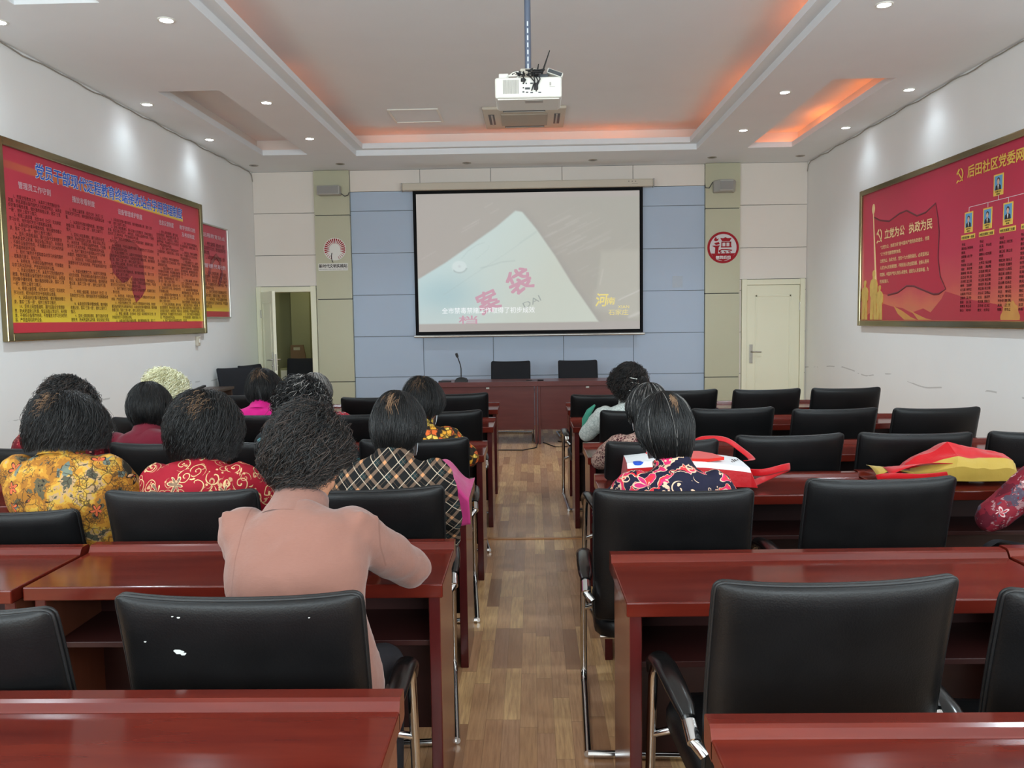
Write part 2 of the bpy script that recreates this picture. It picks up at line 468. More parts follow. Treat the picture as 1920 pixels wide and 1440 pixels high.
RB2 = grow(RB, 0.02); ring_h(RB, RB2, ZC+0.135); ring_v(RB2, ZC+0.09, ZC+0.135)
RO = grow(TR, 0.24); ring_h(RO, RB2, ZC+0.09, 1); ring_v(RO, ZC+0.09, ZU, 1)
mb.add([(RO[0], RO[2], ZU), (RO[1], RO[2], ZU), (RO[1], RO[3], ZU), (RO[0], RO[3], ZU)], [(0, 1, 2, 3)])
for r in REC:
    ring_v(r, ZC, ZC+0.065)
    i2 = grow(r, 0.015); ring_h(r, i2, ZC+0.065); ro = grow(r, 0.10)
    ring_h(i2, ro, ZC+0.05, 1); ring_v(i2, ZC+0.05, ZC+0.065, 1); ring_v(ro, ZC+0.05, ZC+0.20, 1)
    mb.add([(ro[0], ro[2], ZC+0.2), (ro[1], ro[2], ZC+0.2), (ro[1], ro[3], ZC+0.2), (ro[0], ro[3], ZC+0.2)], [(0, 1, 2, 3)])
# solid lid above so that no light leaks in
mb.box(XL-0.1, XR+0.1, YR-0.1, YB+0.1, ZU+0.05, ZU+0.12)
struct('ceiling', mb, [M['ceil'], M['cove']])

# orange rope lights lying in the coves
def rope_mat(name, s):
    n = NT(name)
    f = n.noise(n.co(), 1.1, 2); g = n.math('POWER', n.math('MULTIPLY', n.math('SUBTRACT', f, 0.30, clamp=True), 2.6), 2.0)
    return n.set(col=lin((240, 150, 90)), emit=lin((255, 128, 52)), es=n.math('MULTIPLY', n.math('ADD', g, 0.22), s))
def rope(label, pts, s):
    o = MB().tube(pts, 0.008, 6).build('rope_light', rope_mat('orange_rope_glow', s))
    tag(o, label, 'rope light', 'orange rope lights in the ceiling coves')
zr = ZC+0.10
rope('orange rope light along the right edge of the ceiling tray', [(TR[1]+0.10, y, zr) for y in np.linspace(0, TR[3]+0.05, 60)], 5)
rope('orange rope light along the left edge of the ceiling tray', [(TR[0]-0.10, y, zr) for y in np.linspace(0, TR[3]+0.05, 60)], 2)
rope('orange rope light along the far edge of the ceiling tray above the screen', [(x, TR[3]+0.10, zr) for x in np.linspace(TR[0]+0.02, TR[1]-0.02, 40)], 4.5)
r = REC[2]; zq = ZC+0.062
rope('orange rope light in the small ceiling recess near the right wall', [(r[1]+0.05, y, zq) for y in np.linspace(r[2], r[3]+0.03, 30)]+[(x, r[3]+0.05, zq) for x in np.linspace(r[1], r[0], 8)], 5)
r = REC[0]
rope('dim orange rope light in the small ceiling recess near the left wall', [(r[0]-0.05, y, zq) for y in np.linspace(r[2], r[3]+0.03, 30)]+[(x, r[3]+0.05, zq) for x in np.linspace(r[0], r[1], 8)], 0.5)

# recessed downlights
lens_on = NT('lit_lens'); lens_on = lens_on.set(col=lin((255, 255, 255)), emit=(0.86, 0.92, 1.0, 1), es=22.0)
M['lens_off'] = mat('dark_lens', (90, 88, 84), 0.15, 0.6)
def downlight(x, y, label, on, power=16.0, group=None):
    t = thing('downlight', label, 'ceiling light', (x, y, ZC), 0, group)
    mb = MB(); rings = []
    for rr, z in ((0.060, 0.0), (0.058, -0.006), (0.046, -0.007), (0.043, -0.001)):
        rings.append([(rr*math.cos(a), rr*math.sin(a), z) for a in np.linspace(0, 2*math.pi, 25)[:-1]])
    mb.loft(rings, False); mb.build('trim_ring', M['white_plastic'] if on else M['steel'], t)
    mb = MB(); mb.loft([[(rr*math.cos(a), rr*math.sin(a), z) for a in np.linspace(0, 2*math.pi, 25)[:-1]] for rr, z in ((0.044, -0.002), (0.03, -0.006), (0.004, -0.007))])
    mb.build('lens', lens_on if on else M['lens_off'], t)
    if on:
        ld = bpy.data.lights.new('downlight_beam', 'SPOT'); ld.energy = power; ld.color = (0.77, 0.92, 1.0)
        ld.spot_size = R(132); ld.spot_blend = 1.0; ld.shadow_soft_size = 0.06
        o = bpy.data.objects.new('downlight_beam', ld); link(o, t); o.location = (0, 0, -0.02)
    return t
G_ON = 'lit downlights in the ceiling margin'; G_OFF = 'unlit downlights over the front wall'
for nm, x, y in (('left wall, nearest the viewer', -3.62, 5.76), ('left wall, second from the front', -3.62, 7.95), ('left wall, nearest the front', -3.63, 9.5)):
    downlight(x, y, 'lit round downlight in the ceiling beside the '+nm, True, 6.5, G_ON)
for nm, x, y in (('nearest the viewer', -2.48, 5.8), ('second from the front', -2.49, 7.98), ('nearest the front', -2.5, 9.55)):
    downlight(x, y, 'lit round downlight beside the left edge of the ceiling tray, '+nm, True, 86, G_ON)
for nm, x, y in (('nearest the viewer', 2.40, 5.83), ('second from the front', 2.39, 8.0), ('nearest the front', 2.40, 9.57)):
    downlight(x, y, 'lit round downlight beside the right edge of the ceiling tray, '+nm, True, 86, G_ON)
for nm, x, y in (('nearest the viewer', 3.54, 8.0), ('nearest the front', 3.53, 9.54)):
    downlight(x, y, 'lit round downlight in the ceiling beside the right wall, '+nm, True, 6.5, G_ON)
for x in (-3.62, -2.48, 2.40, 3.54):       # the rows go on over and behind the viewer
    for y in ((3.6, 1.4) if x < 3 else (5.8, 3.6, 1.4)):
        downlight(x, y, 'lit round downlight in the ceiling margin overhead, outside the view', True, 80 if abs(x) < 3 else 8, G_ON)
for lb, x, y in (('in the left corner of the ceiling by the front wall', -3.66, 11.09), ('above the left olive pillar', -2.51, 11.1), ('over the left end of the screen case', -0.84, 11.2), ('over the right half of the screen case', 0.83, 11.17), ('above the right olive pillar', 2.39, 11.14), ('in the right corner of the ceiling by the front wall', 3.54, 11.15)):
    downlight(x, y, 'unlit metal-rimmed downlight '+lb, False, 0, G_OFF)

# door frames, doors, the room behind the left door
def door_frame(n, x0, x1, zt, xl, xr):
    mb = MB()
    mb.rbox(xl, x0, YB-0.035, YB+0.16, 0, zt+0.08, 0.006); mb.rbox(x1, xr, YB-0.035, YB+0.16, 0, zt+0.08, 0.006)
    mb.rbox(x0-0.002, x1+0.002, YB-0.028, YB+0.16, zt, zt+0.075, 0.006)
    o = struct('trim_%d' % n, mb, M['door'])
    return o
door_frame(3, D1[0], D1[1], D1[2], XL+0.003, -3.012); door_frame(4, D2[0], D2[1], D2[2], 2.90, 3.765)
def door_leaf(name, w, h, hinge_right):
    """leaf from x=0 (hinge) to x=w, front face towards -y"""
    o = bpy.data.objects.new(name, None); link(o); o['kind'] = 'structure'
    s_ = -1 if hinge_right else 1
    def bx(mb, a, b, *r, **k):
        a, b = sorted((s_*a, s_*b)); mb.rbox(a, b, *r, **k)
    mb = MB(); bx(mb, 0.003, w-0.003, 0.0, 0.04, 0.008, h-0.004, r=0.003)
    mb.build('leaf', M['door'], o)
    mb = MB()
    for y0, y1 in ((-0.007, 0.004), (0.036, 0.047)):
        for a, b, c, d in ((0.12, 0.145, 0.14, h-0.14), (w-0.145, w-0.12, 0.14, h-0.14), (0.12, w-0.12, 0.14, 0.165), (0.12, w-0.12, h-0.165, h-0.14)):
            bx(mb, a, b, y0, y1, c, d, r=0.004)
    mb.build('panel_moulding', M['door'], o)
    for side in (-1, 1):
        y = -0.002 if side < 0 else 0.042; mb = MB()
        bx(mb, w-0.085, w-0.04, min(y, y+side*0.009), max(y, y+side*0.009), 0.84, 1.10, r=0.003)
        xh = s_*(w-0.0625)
        mb.tube([(xh, y, 1.0), (xh, y+side*0.05, 1.0), (xh-s_*0.03, y+side*0.055, 1.0), (xh-s_*0.13, y+side*0.05, 0.995)], 0.009, 10)
        mb.tube([(xh, y, 0.92), (xh, y+side*0.02, 0.92)], 0.010, 10)
        mb.build('handle', M['steel'], o)
    mb = MB(); bx(mb, w-0.006, w-0.001, 0.010, 0.030, 0.86, 1.08, r=0.001); mb.build('lock_plate', M['steel'], o)
    for z in (0.25, h-0.30):
        mb = MB(); mb.tube([(0, -0.004, z-0.055), (0, -0.004, z+0.055)], 0.009, 10); mb.build('hinge', M['steel'], o)
    return o
d = door_leaf('door_1', D1[1]-D1[0], D1[2], False); d.location = (D1[0]+0.004, YB-0.045, 0); d.rotation_euler = (0, 0, R(-60))
d = door_leaf('door_2', D2[1]-D2[0], D2[2], True); d.location = (D2[1], YB-0.012, 0)
struct('wall_storeroom_left', MB().box(-4.42, -4.3, YB+0.15, 13.9, 0, 3.0), M['olive_wall'])
struct('wall_storeroom_right', MB().box(-2.75, -2.6, YB+0.15, 13.9, 0, 3.0), M['olive_wall'])
struct('wall_storeroom_back', MB().box(-4.3, -2.75, 13.7, 13.8, 0, 3.0).box(-3.92, -3.62, 13.45, 13.7, 0, 3.0), M['olive_wall'])
struct('ceiling_storeroom', MB().box(-4.42, -2.6, YB+0.15, 13.9, 3.0, 3.05), M['olive_wall'])
ld = bpy.data.lights.new('storeroom_fill', 'POINT'); ld.energy = 13; ld.color = (1, 0.96, 0.8); ld.shadow_soft_size = 0.1  # added light with no fixture, brightens the room behind the door
o = bpy.data.objects.new('storeroom_fill', ld); COL.objects.link(o); o.location = (-3.0, 12.6, 2.8)
# floor joint strip across the room
struct('trim_5', MB().rbox(XL+0.02, XR-0.02, 5.55, 5.585, 0.0, 0.006, 0.002), mat('brass_strip', (186, 132, 84), 0.3, 0.5))

# cables stapled along the top of both side walls
for sx, lb in ((XL+0.012, 'grey cable stapled along the top of the left wall'), (XR-0.012, 'grey cable stapled along the top of the right wall')):
    pts = []
    for k, y in enumerate(np.linspace(2.5, 11.45, 70)):
        pts.append((sx, y, ZC-0.018+0.012*math.sin(k*1.3)*math.sin(k*0.37)))
    pts += [(sx, 11.55, ZC-0.05), (sx, 11.585, ZC-0.13)]
    mb = MB(); mb.tube(pts, 0.0055, 6); tag(mb.build('cable', M['cable_grey']), lb, 'cable')

# ================================================================== projection screen
def smooth(d, w): return np.clip(0.5-d/(2*w), 0, 1)
def sd_poly(px, py, poly):
    d = np.full(px.shape, 1e9); inside = np.zeros(px.shape, bool); n = len(poly)
    for i in range(n):
        ax, ay = poly[i]; bx_, by_ = poly[(i+1) % n]
        ex, ey = bx_-ax, by_-ay; wx, wy = px-ax, py-ay
        t = np.clip((wx*ex+wy*ey)/(ex*ex+ey*ey), 0, 1)
        d = np.minimum(d, np.hypot(wx-t*ex, wy-t*ey))
        c = (ay > py) != (by_ > py)
        with np.errstate(divide='ignore', invalid='ignore'):
            xi = ax+(py-ay)/(by_-ay if by_ != ay else 1e-9)*ex
        inside ^= c & (px < xi)
    return np.where(inside, -d, d)
def sd_line(px, py, pts):
    d = np.full(px.shape, 1e9)
    for (ax, ay), (bx_, by_) in zip(pts[:-1], pts[1:]):
        ex, ey = bx_-ax, by_-ay; t = np.clip(((px-ax)*ex+(py-ay)*ey)/(ex*ex+ey*ey), 0, 1)
        d = np.minimum(d, np.hypot(px-ax-t*ex, py-ay-t*ey))
    return d
def paint_screen(U, V):
    """frame of the film on the screen: a paper document bag on a table. U 0..1680 right, V 0..1050 down"""
    c3 = lambda c: np.array(c, float)[None, None, :]
    img = np.zeros(U.shape+(3,)); img[:] = c3((172, 166, 161))
    img += (U/1680)[..., None]*c3((-6, 0, -4)) + (V/1050)[..., None]*c3((2, 0, -1))
    def over(a, c):
        nonlocal img
        a = np.clip(a*1.35, 0, 1); img = img*(1-a[..., None]) + c3(c)*a[..., None]
    rs = np.random.default_rng(3)
    for k in range(34):                                # pale blurred streaks of the table
        x = rs.uniform(930, 1450); y = 120+(x-930)*0.55+rs.uniform(-40, 330); L = rs.uniform(60, 260)
        over(smooth(sd_line(U, V, [(x, y), (x+L, y-L*0.5)]), rs.uniform(4, 14))*rs.uniform(0.15, 0.5), (206, 204, 200))
    for x, y, L in ((340, 262, 130), (350, 235, 100), (420, 195, 60), (560, 120, 60), (30, 470, 110), (520, 70, 60)):
        over(smooth(sd_line(U, V, [(x, y), (x+L, y-L*0.58)]), 7)*0.45, (212, 208, 204))
    over(smooth(sd_poly(U, V, [(1385, 430), (1680, 420), (1680, 960), (1330, 880)]), 22)*0.7, (180, 179, 168))
    over(smooth(sd_line(U, V, [(1380, 440), (1345, 720)]), 16)*0.4, (150, 150, 142))
    over(smooth(sd_line(U, V, [(1405, 570), (1380, 690)]), 8)*0.7, (214, 210, 204))
    over(smooth(sd_line(U, V, [(1520, 815), (1680, 738)]), 7)*0.9, (226, 224, 222))
    over(smooth(sd_line(U, V, [(1600, 950), (1680, 915)]), 18)*0.8, (222, 220, 216))
    env = [(748, 100), (800, 110), (905, 245), (1045, 460), (1165, 670), (1370, 985), (0, 985), (0, 628), (210, 500), (430, 345), (600, 225)]
    over(smooth(sd_poly(U-18, V+2, env), 34)*0.45, (150, 148, 146))
    e = smooth(sd_poly(U, V, env), 7)
    tone = np.zeros_like(img); tone[:] = c3((203, 226, 226))
    g = np.clip((U-300)/900+(V-300)/1600, 0, 1)[..., None]; tone = tone*(1-g)+c3((204, 212, 200))*g
    b = np.exp(-(((U-190)/260)**2+((V-760)/170)**2))[..., None]; tone = tone*(1-0.75*b)+c3((160, 197, 206))*0.75*b
    b = np.exp(-(((U-60)/200)**2+((V-960)/120)**2))[..., None]; tone = tone*(1-0.5*b)+c3((188, 204, 204))*0.5*b
    img = img*(1-e[..., None])+tone*e[..., None]
    over(smooth(sd_line(U, V, [(905, 272), (640, 455), (420, 600), (190, 755)]), 4)*0.5*e, (150, 170, 172))
    over(smooth(sd_line(U, V, [(905, 262), (780, 350)]), 8)*0.3*e, (140, 165, 165))
    over(smooth(np.hypot((U-318)/1.0, (V-535)/0.88)-56, 5)*0.55, (224, 238, 238))
    over(smooth(np.abs(np.hypot((U-318), (V-527)/0.9)-58)-3, 6)*0.65*(V > 540)*(U > 270), (130, 150, 152))
    over(smooth(np.hypot(U-318, V-530)-9, 6)*0.5, (190, 200, 204))
    over(smooth(sd_line(U, V, [(335, 470), (385, 410), (450, 365), (510, 345)]), 5)*0.45, (140, 165, 168))
    over(smooth(sd_line(U, V, [(440, 480), (500, 430), (540, 395), (545, 370)]), 4)*0.4, (150, 172, 174))
    over(smooth(sd_line(U, V, [(480, 545), (560, 525), (640, 500), (740, 492)]), 7)*0.5, (138, 160, 160))
    # letterbox bars above and below stay plain fabric
    return np.clip(img, 0, 255)
SX0, SX1, SZ0, SZ1, SY = -1.61, 1.525, 1.275, 3.262, 11.46
scr = thing('projection_screen', 'large pull-down projection screen with black border hanging on the blue wall panels', 'projection screen', (0, SY, 0))
mb = MB(); mb.rbox(-1.745, 1.66, -0.06, 0.06, 3.262, 3.362, 0.012); mb.build('case', M['cream_plastic'], scr)
mb = MB(); mb.box(-1.3, -1.24, 0.0, 0.141, 3.29, 3.35).box(1.15, 1.21, 0.0, 0.141, 3.29, 3.35); mb.build('wall_bracket', M['grey_plastic'], scr)
mb = MB(); mb.rbox(1.66, 1.675, -0.063, 0.063, 3.258, 3.366, 0.004).rbox(-1.76, -1.745, -0.063, 0.063, 3.258, 3.366, 0.004)
mb.build('end_cap', M['grey_plastic'], scr)
mb = MB()
put_text(mb, '\u25be  \u2022  \u2022', 1.32, 3.313, 0.05, y=-0.0615); mb.box(1.37, 1.45, -0.0612, -0.061, 3.298, 3.301)
mb.build('marking', M['black'], scr)
bw = 0.045
mb = MB(); mb.box(SX0, SX0+bw, -0.001, 0.001, SZ0+0.02, SZ1).box(SX1-bw, SX1, -0.001, 0.001, SZ0+0.02, SZ1)
mb.box(SX0+bw, SX1-bw, -0.001, 0.001, SZ1-bw, SZ1).box(SX0+bw, SX1-bw, -0.001, 0.001, SZ0+0.02, SZ0+0.02+bw)
mb.build('border', mat('screen_black_border', (24, 25, 27), 0.8, spec=0.1), scr)
mb = MB(); mb.tube([(SX0-0.02, 0, SZ0), (SX1+0.02, 0, SZ0)], 0.018, 12); mb.build('weight_bar', M['alu'], scr)
px0, px1, pz0, pz1 = SX0+bw, SX1-bw, SZ0+0.02+bw, SZ1-bw
nx, nz = 300, 190
gx, gz = np.meshgrid(np.linspace(0, 1, nx), np.linspace(0, 1, nz))
lb0, lb1 = 0.038, 0.945
img = paint_screen(gx*1680, (gz-lb0)/(lb1-lb0)*985)
bar = (gz < lb0) | (gz > lb1); img[bar] = (171, 165, 161)
me = bpy.data.meshes.new('projected_picture')
vs = np.stack([px0+gx*(px1-px0), np.full(gx.shape, 0.0), pz1-gz*(pz1-pz0)], -1).reshape(-1, 3)
fs = [(j*nx+i, j*nx+i+1, (j+1)*nx+i+1, (j+1)*nx+i) for j in range(nz-1) for i in range(nx-1)]
me.from_pydata(vs.tolist(), [], fs)
at = me.color_attributes.new('picture', 'FLOAT_COLOR', 'POINT')
l_ = img.reshape(-1, 3)/255.0; l_ = np.where(l_ <= 0.04045, l_/12.92, ((l_+0.055)/1.055)**2.4)
at.data.foreach_set('color', np.concatenate([l_, np.ones((len(l_), 1))], 1).ravel())
n = NT('projected_film'); nd = n.n('ShaderNodeAttribute', attribute_name='picture')
SCREEN_E = 0.475
n.set(col=lin((128, 127, 124)), emit=nd.outputs['Color'], es=SCREEN_E, rough=0.9, spec=0.05); me.materials.append(n.m)
o = bpy.data.objects.new('projected_picture', me); link(o, scr)
def emis(name, c, s=0.8, base=(128, 127, 124)):
    k = NT(name); return k.set(col=lin(base), emit=lin(c), es=s*0.60, rough=0.9, spec=0.05)
def pxz(x, y):         # picture pixel (4x crop of the frame) -> local x, z
    u = (x-78-(y-140)*0.0175)/1672.0; v = (y-140+(x-78)*0.0185)/1047.0
    return px0+u*(px1-px0), pz1-v*(pz1-pz0)
k = (px1-px0)/1672.0
mb = MB()
x, z = pxz(272, 1048); put_text(mb, '\u5168\u5e02\u7981\u6bd2\u7981\u8d4c\u5de5\u4f5c\u53d6\u5f97\u4e86\u521d\u6b65\u6210\u6548', x, z, 0.1, y=-0.004, bold=0.008, fit_w=703*k, fit_h=46*k)
mb.build('subtitle', emis('subtitle_white', (250, 252, 255), 0.9), scr)
mb = MB()
for ch, cx, cy, s_ in (('\u888b', 800, 905, 185), ('\u6848', 570, 1050, 165)):
    x, z = pxz(cx, cy); put_text(mb, ch, x, z, s_*k*1.05, y=-0.003, bold=0.022, rot=R(24))
x, z = pxz(400, 1125); put_text(mb, '\u6863', x, z, 0.13, y=-0.003, bold=0.02, fit_w=140*k, fit_h=62*k)
mb.build('red_stamp', emis('stamp_pale_red', (212, 168, 184), 0.75, (128, 100, 108)), scr)
mb = MB(); x, z = pxz(900, 1005); put_text(mb, 'DAI', x, z, 0.12, y=-0.003, rot=R(26), fit_w=140*k); mb.build('grey_stamp', emis('stamp_pale_grey', (176, 188, 184), 0.6), scr)
mb = MB(); x, z = pxz(1430, 985); put_text(mb, '\u6cb3', x, z, 0.24, y=-0.004, bold=0.02, fit_w=85*k, fit_h=95*k, shear=0.15)
x, z = pxz(1515, 972); put_text(mb, '\u5357', x, z, 0.15, y=-0.004, bold=0.015, fit_w=60*k, fit_h=55*k, shear=0.1)
x, z = pxz(1530, 1052); put_text(mb, '\u77f3\u5bb6\u5e84', x, z, 0.1, y=-0.004, bold=0.004, fit_w=150*k, fit_h=42*k)
x, z = pxz(1600, 1000); put_text(mb, 'XIAN', x, z, 0.06, y=-0.004, fit_w=85*k)
mb.build('channel_logo', emis('logo_gold', (224, 206, 132), 0.7, (190, 180, 120)), scr)

# ================================================================== printed posters
def poster(name, label, cat, loc, rz, w, h, fw_, sheet_mat, parts, frame_mat=None, fd=0.05):
    t = thing(name, label, cat, loc, rz)
    mb = MB(); g = 0.01
    for x0, x1, z0, z1 in ((-w/2-fw_, -w/2, -h/2-fw_, h/2+fw_), (w/2, w/2+fw_, -h/2-fw_, h/2+fw_), (-w/2, w/2, h/2, h/2+fw_), (-w/2, w/2, -h/2-fw_, -h/2)):
        mb.rbox(x0, x1, -fd, 0, z0, z1, 0.008)
    mb.build('frame', frame_mat or M['brass_frame'], t)
    mb = MB(); mb.box(-w/2-0.004, w/2+0.004, -fd*0.5, -0.002, -h/2-0.004, h/2+0.004); mb.build('sheet', sheet_mat, t)
    for nm, mb, m_ in parts: mb.build(nm, m_, t)
    return t
RULES = ('\u70ed\u7231\u8fdc\u7a0b\u6559\u80b2\u5de5\u4f5c\uff0c\u8ba4\u771f\u5b66\u4e60\u515a\u7684\u8def\u7ebf\u65b9\u9488\u653f\u7b56\uff0c\u719f\u7ec3\u638c\u63e1\u8bbe\u5907\u7684\u64cd\u4f5c\u65b9\u6cd5\u548c\u7ef4\u62a4\u77e5\u8bc6\u3002',
 '\u6839\u636e\u4e0a\u7ea7\u90e8\u7f72\uff0c\u7ed3\u5408\u672c\u6751\uff08\u793e\u533a\uff09\u5b9e\u9645\u5236\u5b9a\u5b66\u4e60\u8ba1\u5212\uff0c\u6309\u65f6\u7ec4\u7ec7\u515a\u5458\u5e72\u90e8\u548c\u7fa4\u4f17\u6536\u770b\u3002',
 '\u8ba4\u771f\u7ec4\u7ec7\u597d\u96c6\u4e2d\u64ad\u653e\u6536\u770b\uff0c\u505a\u597d\u64ad\u653e\u6536\u770b\u8bb0\u5f55\uff0c\u843d\u5b9e\u201c\u4e09\u7b3a\u4e00\u518c\u201d\uff0c\u6309\u65f6\u4e0a\u62a5\u5b66\u4e60\u60c5\u51b5\u3002',
 '\u575a\u6301\u4e0a\u7f51\u67e5\u770b\u901a\u77e5\uff0c\u5c65\u884c\u8bbe\u5907\u5b89\u5168\u7ba1\u7406\u804c\u8d23\uff0c\u9632\u706b\u9632\u76d7\u9632\u5c18\u9632\u6f6e\uff0c\u4fdd\u8bc1\u8bbe\u5907\u6b63\u5e38\u8fd0\u884c\u3002',
 '\u53ca\u65f6\u4e86\u89e3\u515a\u5458\u5e72\u90e8\u548c\u7fa4\u4f17\u5bf9\u5b66\u4e60\u5185\u5bb9\u7684\u9700\u6c42\uff0c\u6536\u96c6\u610f\u89c1\u5efa\u8bae\uff0c\u53ca\u65f6\u53cd\u9988\u3002',
 '\u672a\u7ecf\u6279\u51c6\uff0c\u4e0d\u5f97\u5c06\u8bbe\u5907\u632a\u4f5c\u4ed6\u7528\uff0c\u4e0d\u51c6\u64ad\u653e\u4e0e\u5b66\u4e60\u65e0\u5173\u7684\u5185\u5bb9\uff0c\u4e25\u7981\u76d7\u7528\u548c\u635f\u574f\u8bbe\u5907\u3002')
def body_text(mb, x0, x1, z0, z1, cs, lead, start=0, y=-0.0265, bold=0.012, num=True):
    per = int((x1-x0)/cs); nl = int((z0-z1)/lead); lines = []; k = start
    while len(lines) < nl:
        s_ = '\u3000\u3000'+(('%d\u3001' % (k-start+1)) if num else '')+RULES[k % 6]+(RULES[(k+2) % 6] if k % 3 == 0 else ''); k += 1
        while s_: lines.append(s_[:per]); s_ = s_[per:]
    v, f = text_geo('\n'.join(lines[:nl]), 1.0, bold, 'LEFT', 1.0, 1)
    v = v.copy(); H = v[:, 1].max()-v[:, 1].min(); sx = (x1-x0)/(v[:, 0].max()-v[:, 0].min()); sz = (z0-z1)/H
    mb.add(np.stack([x0+(v[:, 0]-v[:, 0].min())*sx, np.full(len(v), y), z0+(v[:, 1]-v[:, 1].max())*sz], 1), f, False)

def left_sheet():
    n = NT('left_board_print'); x, y, z = n.sep()
    g = n.ramp(n.math('DIVIDE', n.math('ADD', z, 0.68), 1.36), [(0.0, (198, 38, 58)), (0.055, (198, 38, 58)), (0.0555, (232, 210, 46)), (0.13, (220, 186, 42)), (0.24, (212, 142, 48)), (0.42, (196, 92, 58)), (0.62, (190, 62, 66)), (0.82, (190, 46, 72)), (1.0, (192, 44, 76))])
    f = n.noise(n.vscale(n.co(), (0.8, 1, 3)), 1.5, 2)
    g = n.mix(n.math('MULTIPLY', f, 0.18), g, lin((205, 90, 70)))
    # bright band under the heading, orange at the left turning yellow to the right
    zc = n.math('SUBTRACT', 0.555, n.math('MULTIPLY', n.math('ADD', x, 1.7), 0.012))
    band = n.math('SUBTRACT', 1.0, n.math('DIVIDE', n.math('ABSOLUTE', n.math('SUBTRACT', z, zc)), 0.035), clamp=True)
    band = n.math('MULTIPLY', band, 2.5, clamp=True)
    lim = n.math('MULTIPLY', n.math('GREATER_THAN', x, -1.78), n.math('LESS_THAN', x, 1.35))
    bc = n.ramp(n.math('DIVIDE', n.math('ADD', x, 1.78), 3.1), [(0.0, (186, 78, 66)), (0.35, (226, 130, 62)), (0.6, (238, 204, 66)), (1.0, (228, 196, 70))])
    g = n.mix(n.math('MULTIPLY', n.math('MULTIPLY', band, lim), 0.92), g, bc)
    return n.set(col=g, rough=0.32, spec=0.35)
parts = []
mb = MB(); TITLE = '\u515a\u5458\u5e72\u90e8\u73b0\u4ee3\u8fdc\u7a0b\u6559\u80b2\u7ec8\u7aef\u63a5\u6536\u7ad9\u70b9\u5b66\u7528\u7ba1\u7406\u5236\u5ea6'
put_text(mb, TITLE, -1.37, 0.515, 0.12, y=-0.029, bold=0.012, fit_w=2.70, fit_h=0.115); parts.append(('heading', mb, M['ink_blue']))
mb = MB(); put_text(mb, TITLE, -1.37, 0.515, 0.12, y=-0.0275, bold=0.05, fit_w=2.70, fit_h=0.115); parts.append(('heading_outline', mb, M['ink_white']))
mauve = mat('ink_pale_mauve', (206, 170, 178), 0.5)
mb = MB(); put_text(mb, '\u7ba1\u7406\u5458\u5de5\u4f5c\u5b88\u5219', -1.6, 0.40, 0.06, y=-0.027, bold=0.015, fit_w=0.42, fit_h=0.052); parts.append(('column_heading', mb, mauve))
mb = MB(); put_text(mb, '\u64ad\u653e\u6536\u770b\u5236\u5ea6', -0.87, 0.40, 0.06, y=-0.027, bold=0.015, fit_w=0.36, fit_h=0.052); parts.append(('column_heading', mb, mauve))
mb = MB(); put_text(mb, '\u8bbe\u5907\u7ba1\u7406\u7ef4\u62a4\u5236\u5ea6', -0.10, 0.395, 0.06, y=-0.027, bold=0.015, fit_w=0.48, fit_h=0.052); parts.append(('column_heading', mb, mauve))
mb = MB(); put_text(mb, '\u4fe1\u606f\u53cd\u9988\u5236\u5ea6', 0.75, 0.395, 0.06, y=-0.027, bold=0.015, fit_w=0.35, fit_h=0.052); parts.append(('column_heading', mb, mauve))
mb = MB(); put_text(mb, '\u6559\u5b66\u8d44\u6599\u5f52\u6863', 1.25, 0.40, 0.06, y=-0.027, bold=0.015, fit_w=0.42, fit_h=0.048); parts.append(('column_heading', mb, mauve))
mb = MB(); put_text(mb, '\u53ca\u8003\u6838\u5236\u5ea6', 1.30, 0.325, 0.06, y=-0.027, bold=0.015, fit_w=0.34, fit_h=0.048); parts.append(('column_heading', mb, mauve))
for a, b, z0, z1, st in ((-1.73, -1.04, 0.35, -0.60, 0), (-0.98, -0.36, 0.35, -0.60, 1), (-0.30, 0.61, 0.35, -0.61, 2), (0.68, 1.21, 0.34, -0.61, 3), (1.24, 1.72, 0.27, -0.61, 4)):
    mb = MB(); body_text(mb, a, b, z0, z1, 0.030, 0.033, st); parts.append(('rules_text', mb, M['ink_black']))
mb = MB(); mb.prism([(-0.25, -0.15), (-0.29, -0.01), (-0.25, 0.09), (-0.12, 0.15), (0.03, 0.18), (0.2, 0.16), (0.33, 0.11), (0.36, 0.0), (0.37, -0.12), (0.39, -0.28), (0.3, -0.36), (0.17, -0.42), (0.1, -0.30), (0.12, -0.16), (0.02, -0.22), (-0.07, -0.24), (-0.16, -0.2)], 'y', -0.0258, -0.0255)
parts.append(('dark_motif', mb, mat('ink_dark_red', (152, 50, 50), 0.4, spec=0.3)))
poster('notice_board', 'large red and yellow rules board in a mirror gold frame on the left wall', 'notice board', (XL+0.001, 7.81, 2.13), R(90), 3.58, 1.36, 0.065, left_sheet(), parts)
def small_sheet():
    n = NT('small_board_print'); x, y, z = n.sep()
    g = n.ramp(n.math('DIVIDE', n.math('ADD', z, 0.54), 1.08), [(0.0, (176, 40, 52)), (0.06, (176, 40, 52)), (0.061, (220, 194, 48)), (0.12, (214, 160, 50)), (0.4, (196, 88, 58)), (0.7, (182, 50, 68)), (1.0, (182, 42, 70))])
    return n.set(col=g, rough=0.32, spec=0.35)
parts = []
mb = MB(); put_text(mb, '\u8fdc\u7a0b\u6559\u80b2\u7ad9\u70b9', -0.34, 0.40, 0.07, y=-0.0225, bold=0.02, fit_w=0.68, fit_h=0.05)
parts.append(('heading', mb, mauve)); mb = MB(); put_text(mb, '\u7ba1\u7406\u5458\u804c\u8d23', -0.34, 0.04, 0.07, y=-0.0225, bold=0.02, fit_w=0.68, fit_h=0.05); parts.append(('heading', mb, mauve))
